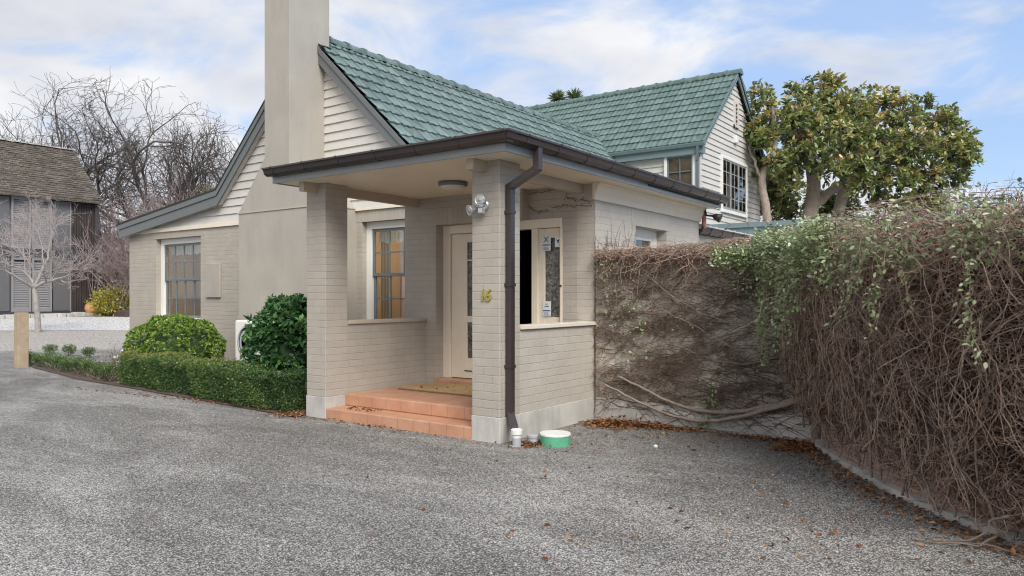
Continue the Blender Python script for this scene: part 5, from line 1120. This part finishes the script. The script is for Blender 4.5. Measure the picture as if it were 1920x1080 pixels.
    # crown: clumps of leaf whorls
    clumps = [(1440, 235, 21.3, .75), (1425, 180, 21.4, .45), (1490, 220, 21.5, .8), (1545, 185, 21.7, .8), (1600, 205, 21.7, .75), (1570, 250, 21.3, .85), (1520, 280, 21.2, .75), (1480, 300, 21.8, .55), (1640, 255, 21.5, .85), (1690, 215, 21.9, .7), (1650, 195, 22.2, .6), (1710, 275, 21.6, .85), (1760, 235, 22, .65), (1780, 290, 21.8, .75), (1805, 250, 22.2, .45), (1810, 305, 22, .5), (1740, 330, 21.8, .65), (1690, 335, 21.6, .6), (1640, 340, 22, .5), (1720, 375, 21.9, .45), (1740, 395, 21.9, .28), (1655, 375, 22.2, .4), (1620, 300, 21, .6), (1450, 340, 22.8, .6), (1470, 390, 23.2, .5), (1530, 380, 24, .5), (1440, 400, 22.6, .4), (1575, 395, 24.2, .4), (1670, 290, 22.9, .8), (1600, 270, 23, .8), (1500, 250, 23, .7), (1560, 160, 21.6, .4), (1795, 340, 22, .35), (1775, 215, 22.2, .3), (1735, 190, 22.1, .3), (1690, 385, 21.8, .35), (1760, 375, 21.8, .4), (1610, 345, 21.2, .45), (1560, 320, 21, .45), (1485, 350, 21.4, .4), (1800, 280, 21.6, .5), (1415, 250, 21.2, .45), (1425, 320, 22, .5), (1500, 170, 21.8, .4), (1455, 365, 23, .55), (1480, 400, 23.5, .5), (1540, 400, 24, .5), (1560, 375, 24, .5), (1435, 370, 22.8, .45), (1470, 330, 21.6, .45), (1600, 385, 23.5, .35), (1450, 300, 20.8, .4), (1440, 262, 20.8, .4)]
    P = []; D = []; S = []; Rn = []; tw = []
    for (px, py, tt, r) in clumps:
        c = W(px, py, tt); nw = int(68*(r/.6)**2)
        for k in range(nw):
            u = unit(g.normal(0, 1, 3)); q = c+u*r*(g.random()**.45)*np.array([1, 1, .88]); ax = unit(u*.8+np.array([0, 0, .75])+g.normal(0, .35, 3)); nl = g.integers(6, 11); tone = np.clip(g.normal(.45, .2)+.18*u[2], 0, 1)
            if g.random() < .5: tw.append((np.array([c+(q-c)*.35, c+(q-c)*.7+g.normal(0, .03, 3), q]), np.array([.02, .013, .008])))
            for j in range(nl):
                a = g.normal(0, 1, 3); a = unit(a-ax*a.dot(ax)); P.append(q+ax*g.uniform(-.08, .05)); D.append(unit(ax*g.uniform(.15, .9)+a)); S.append(g.uniform(.13, .22)); Rn.append(np.clip(tone+g.normal(0, .13), 0, 1))
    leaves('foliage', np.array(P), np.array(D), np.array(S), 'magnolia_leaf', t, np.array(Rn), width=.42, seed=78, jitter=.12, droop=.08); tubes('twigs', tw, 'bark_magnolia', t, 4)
    # cabbage tree heads over the ridge
    g = np.random.default_rng(91); t = thing('cabbage_tree', (-15.9, 26.4, 0), 'cabbage tree with two spiky heads showing over the wing roof ridge', 'tree')
    for px, py in ((1046, 186), (1077, 184)):
        c = W(px, py, 30.5); b = px_at(1062, 30.5); tubes('trunk', [(np.array([(b[0], b[1], 0), (b[0], b[1], 5), c]), np.array([.2, .16, .09]))], 'bark_dark', t, 6); n = 260; u = g.normal(0, 1, (n, 3)); u[:, 2] = np.abs(u[:, 2])*1.0-.25; u /= np.linalg.norm(u, axis=1, keepdims=True); leaves('leaf_head', np.tile(c, (n, 1)), u, g.uniform(.32, .5, n), 'palm_leaf', t, width=.09, seed=92+px, jitter=.05)
    # bare shrub and far tree at the right
    for (px, tt, h, lab, seed) in ((1700, 32, 5.2, 'bare twiggy shrub in the gap below the magnolia', 401), (1775, 33, 5.0, 'bare twiggy shrub right of the magnolia crown', 402)):
        g = np.random.default_rng(seed); x, y = px_at(px, tt); q = thing('bare_shrub', (x, y, 0), lab, 'shrub'); br = []; tips = []
        for j in range(24): grow(g, np.array([x+g.normal(0, .3), y+g.normal(0, .3), 0]), (g.normal()*.16, g.normal()*.16, 1), h*.5, .035, 4, br, tips, .35, .62, (2, 4), .07, .05, 5, .003)
        tubes('twigs', [(p, np.maximum(r, .007)) for p, r in br], 'twig_pink', q, 3)
    x, y = px_at(1915, 45); bare_tree('bare_tree', (x, y, 0), 9.2, 'distant bare tree above the vines at the right edge', 403, 'bark_dark', 7, .16, spread=.6, wob=.15, minr=.007)
    # dark evergreen far behind
    g = np.random.default_rng(95)
    def far_bush(c, rad, n, mat, lab, cat='shrub', size=(.15, .3), seed=1, name='far_shrub'):
        g = np.random.default_rng(seed); t = thing(name, (c[0], c[1], gz(c[0], c[1])), lab, cat); u = g.normal(0, 1, (n, 3)); u /= np.linalg.norm(u, axis=1, keepdims=True); k = g.random(n)**.3*(1+.22*np.sin(u[:, 0]*7+seed)*np.sin(u[:, 2]*6+u[:, 1]*5)); P = np.array(c)+u*np.array(rad)*k[:, None]; ok = P[:, 2] > gz(c[0], c[1]); P, u, k = P[ok], u[ok], k[ok]
        leaves('foliage', P, u+np.array([0, 0, .3]), g.uniform(*size, len(P)), mat, t, np.clip(g.normal(.5, .22, len(P))+(k-.8)*.4, 0, 1), seed=seed, width=.5)
        tubes('stem', [(np.array([(c[0], c[1], gz(c[0], c[1])), (c[0], c[1], c[2]), (c[0]+.1, c[1], c[2]+rad[2]*.6)]), np.array([.06, .04, .02]))], 'twig_brown', t, 5)
    far_bush((*px_at(212, 36.5), 1.2), (1.0, 1.0, .75), 2600, 'yellow_leaf', 'bright yellow green shrub at the end of the barn', seed=501, size=(.07, .14), name='yellow_shrub')
    far_bush((*px_at(218, 39.5), 2.0), (1.3, 1.3, 1.0), 2400, 'olive_leaf', 'olive green shrub behind the yellow one beside the barn', seed=502, size=(.08, .16), name='olive_shrub')
    far_bush((*px_at(398, 44), 7.0), (.9, .9, 1.0), 1100, 'olive_leaf', 'yellowish green bush top peeping over the kink of the roof', seed=503, size=(.08, .16), name='olive_shrub')
    far_bush((*px_at(1890, 16), 3.4), (.8, .8, .16), 300, 'hedge_leaf', 'sparse green sprigs above the vines at the right edge', seed=504, size=(.05, .1), name='leafy_shrub')
trees()

# ------------------------------------------------------------------ the barn and what stands by it
def barn():
    xb, y1, y0 = -39.4, 18.5, 4.0; t = thing('barn_house', (xb-3, 12, .5), 'dark timber two storey barn house with shingled roof and grey louvred shutters', 'house'); zb = .5; ze = 6.35
    MB().box(xb-6.2, xb-.12, y0, y1, zb, ze).build('wall', 'barn_timber', t)
    m = MB(); m.box(xb-.12, xb+.05, y0, y1, zb, zb+.22); m.box(xb-.12, xb+.06, y0, y1, 3.30, 3.72); m.box(xb-.12, xb+.05, y0, y1, 6.15, 6.35); m.build('band', 'barn_frame', t)
    MB().box(xb-.12, xb+.10, y1-.13, y1+.03, zb, ze).build('corner_post', 'barn_frame', t)
    L = lambda px: (lambda a: xb*(math.cos(TH)*0+FW[1]+RT[1]*a)/(FW[0]+RT[0]*a))((px-960)/1398)
    for z0, z1 in ((zb+.22, 3.30), (3.72, 6.15)):
        edges = [L(q) for q in (-60, 18, 21, 58, 60, 97, 100, 131, 133, 178)]
        def panel(a, b): MB().box(xb-.12, xb+.0, a, b, z0+.03, z1-.03).build('panel', 'barn_panel', t)
        panel(L(-75), L(18)); panel(L(100), L(131))
        for a, b in ((L(21), L(58)), (L(60), L(97))):
            f = MB(); w = .09; f.box(xb-.12, xb+.03, a, a+w, z0, z1); f.box(xb-.12, xb+.03, b-w, b, z0, z1); f.box(xb-.12, xb+.03, a+w, b-w, z0, z0+.16); f.box(xb-.12, xb+.03, a+w, b-w, z1-.12, z1); sh = f.build('shutter', 'louvre', t)
            s = MB(); k = int((z1-z0-.3)/.085)
            for j in range(k): z = z0+.2+j*.085; s.beam((xb-.05, a+w, z), (xb-.05, b-w, z), .014, .085, (.55, 0, -1))
            s.build('slat', 'louvre', sh); MB().box(xb-.13, xb-.115, a+w, b-w, z0+.1, z1-.1).build('backing', 'barn_frame', sh)
        MB().box(xb-.12, xb+.04, L(131), L(133), z0, z1).build('trim', 'louvre', t)
        v = MB(); a, b = L(134), y1-.14; n = 9
        for j in range(n): yy = a+(b-a)*j/n; v.box(xb-.11, xb-.02+.01*(j % 2), yy+.012, yy+(b-a)/n-.012, z0, z1)
        v.build('cladding', 'barn_timber', t)
    # shingle roof
    xr, zr = -42.4, 9.25; xe, zee = xb+.35, 6.28; pts = [(xe, y0-.2, zee), (xe, y1+.15, zee), (xr, y1+.15, zr), (xr, y0-.2, zr), (2*xr-xe, y0-.2, zee), (2*xr-xe, y1+.15, zee)]
    m = MB(); m.v = pts+[(p[0], p[1], p[2]-.14) for p in pts]; m.f = [(0, 1, 2, 3), (3, 2, 5, 4), (0, 6, 7, 1), (1, 7, 8, 2), (2, 8, 11, 5), (6, 9, 8, 7), (9, 10, 11, 8), (0, 3, 9, 6), (3, 4, 10, 9)]; o = m.build('roof', 'shingle', t); ul = o.data.uv_layers.new(name='UVMap'); sl = math.hypot(xr-xe, zr-zee)/(zr-zee)
    for lp in o.data.loops: q = o.data.vertices[lp.vertex_index].co; ul.data[lp.index].uv = (q.y, (q.z-zee)*sl)
    m = MB(); g = np.random.default_rng(3)
    for j in range(46):
        y = y0-.2+(y1-y0+.35)*j/46; m.beam((xr, y, zr+.03), (xr, y+.36, zr+.03+g.normal(0, .01)), .32, .06)
    m.build('ridge', 'concrete', o)
    # shingle butts in relief
    m = MB(); rows = 24; g = np.random.default_rng(8)
    for i in range(rows):
        f = i/rows; xx = xe+(xr-xe)*f; zz = zee+(zr-zee)*f; y = y0-.2
        while y < y1+.1:
            w = g.uniform(.18, .34); lf = g.uniform(.015, .05); dx, dz = (xr-xe)/rows*1.08, (zr-zee)/rows*1.08
            m.add([(xx-.0+lf*.6, y, zz+lf), (xx+lf*.6, min(y+w-.015, y1+.15), zz+lf), (xx+dx+.004, min(y+w-.015, y1+.15), zz+dz+.006), (xx+dx+.004, y, zz+dz+.006), (xx, y, zz), (xx, min(y+w-.015, y1+.15), zz)], [(0, 1, 2, 3), (4, 5, 1, 0)]); y += w
    s = m.build('shingles', 'shingle', o); ul = s.data.uv_layers.new(name='UVMap')
    for lp in s.data.loops: q = s.data.vertices[lp.vertex_index].co; ul.data[lp.index].uv = (q.y, (q.z-zee)*sl+.07)
    # stone kerb, pot
    g = np.random.default_rng(6); m = MB(); y = 10.0
    while y < 19.0:
        w = g.uniform(.3, .6); m.box(xb+.75, xb+1.15+g.normal(0, .03), y, y+w-.03, .3, .64+g.normal(0, .02)); y += w
    tag(m.build('stone_kerb', 'concrete', None, .03), 'low stone kerb along the foot of the barn wall', 'kerb')
    x, y = px_at(224, 36.3); m = MB(); m.box(x-1.2, x+1.2, y-.3, y+.3, .4, .78); tag(m.build('planter_edge', 'old_brick', None, .06), 'low stone planter edge in front of the yellow shrub', 'planter')
    x, y = px_at(175, 37.0); t = thing('plant_pot', (x, y, .62), 'round terracotta pot by the barn corner', 'pot')
    MB().lathe([(.2, .60), (.33, .72), (.39, .90), (.36, 1.08), (.29, 1.14), (.33, 1.17), (.33, 1.20), (.27, 1.20), (.26, 1.12)], (x, y, -.06), n=28).build('vessel', 'pot', t, smooth=True)
    g = np.random.default_rng(9); tubes('plant_stem', [wander((x+g.normal(0, .05), y+g.normal(0, .05), 1.05), (g.normal()*.15, g.normal()*.15, 1), g.uniform(.8, 2.4), 6, .05, 0, g, .02, .008) for _ in range(7)], 'twig_pink', t, 4)
    # white house beyond the magnolia
    def W(px, py, tt): a = px_at(px, tt); return (a[0], a[1], 1.45+(555.7-py)*tt/1398)
    t = thing('white_house', (*px_at(1600, 48), 0), 'distant white weatherboard house glimpsed beneath the magnolia', 'house'); A = px_at(1540, 48); Bx = A[0]+3.4
    m = MB().box(Bx-7, Bx, A[1], A[1]+8, 0, 5.6); m.prism([(A[1], 5.6), (A[1]+8, 5.6), (A[1]+4, 8.2)], Bx-7, Bx, lambda a, b, q: (q, a, b)); m.build('wall', 'far_white', t)
    m = MB()
    for k in range(30): m.box(Bx, Bx+.03, A[1], A[1]+8, .2+k*.18, .21+k*.18)
    m.build('cladding', 'louvre', t)
    m = MB()
    for sgn, ya in ((1, A[1]-.3), (-1, A[1]+8.3)): m.prism([(ya, 5.45), (A[1]+4, 8.25), (A[1]+4, 8.4), (ya, 5.6)], Bx-7.2, Bx+.3, lambda a, b, q: (q, a, b))
    m.build('roof', 'roof_grey', t)
barn()
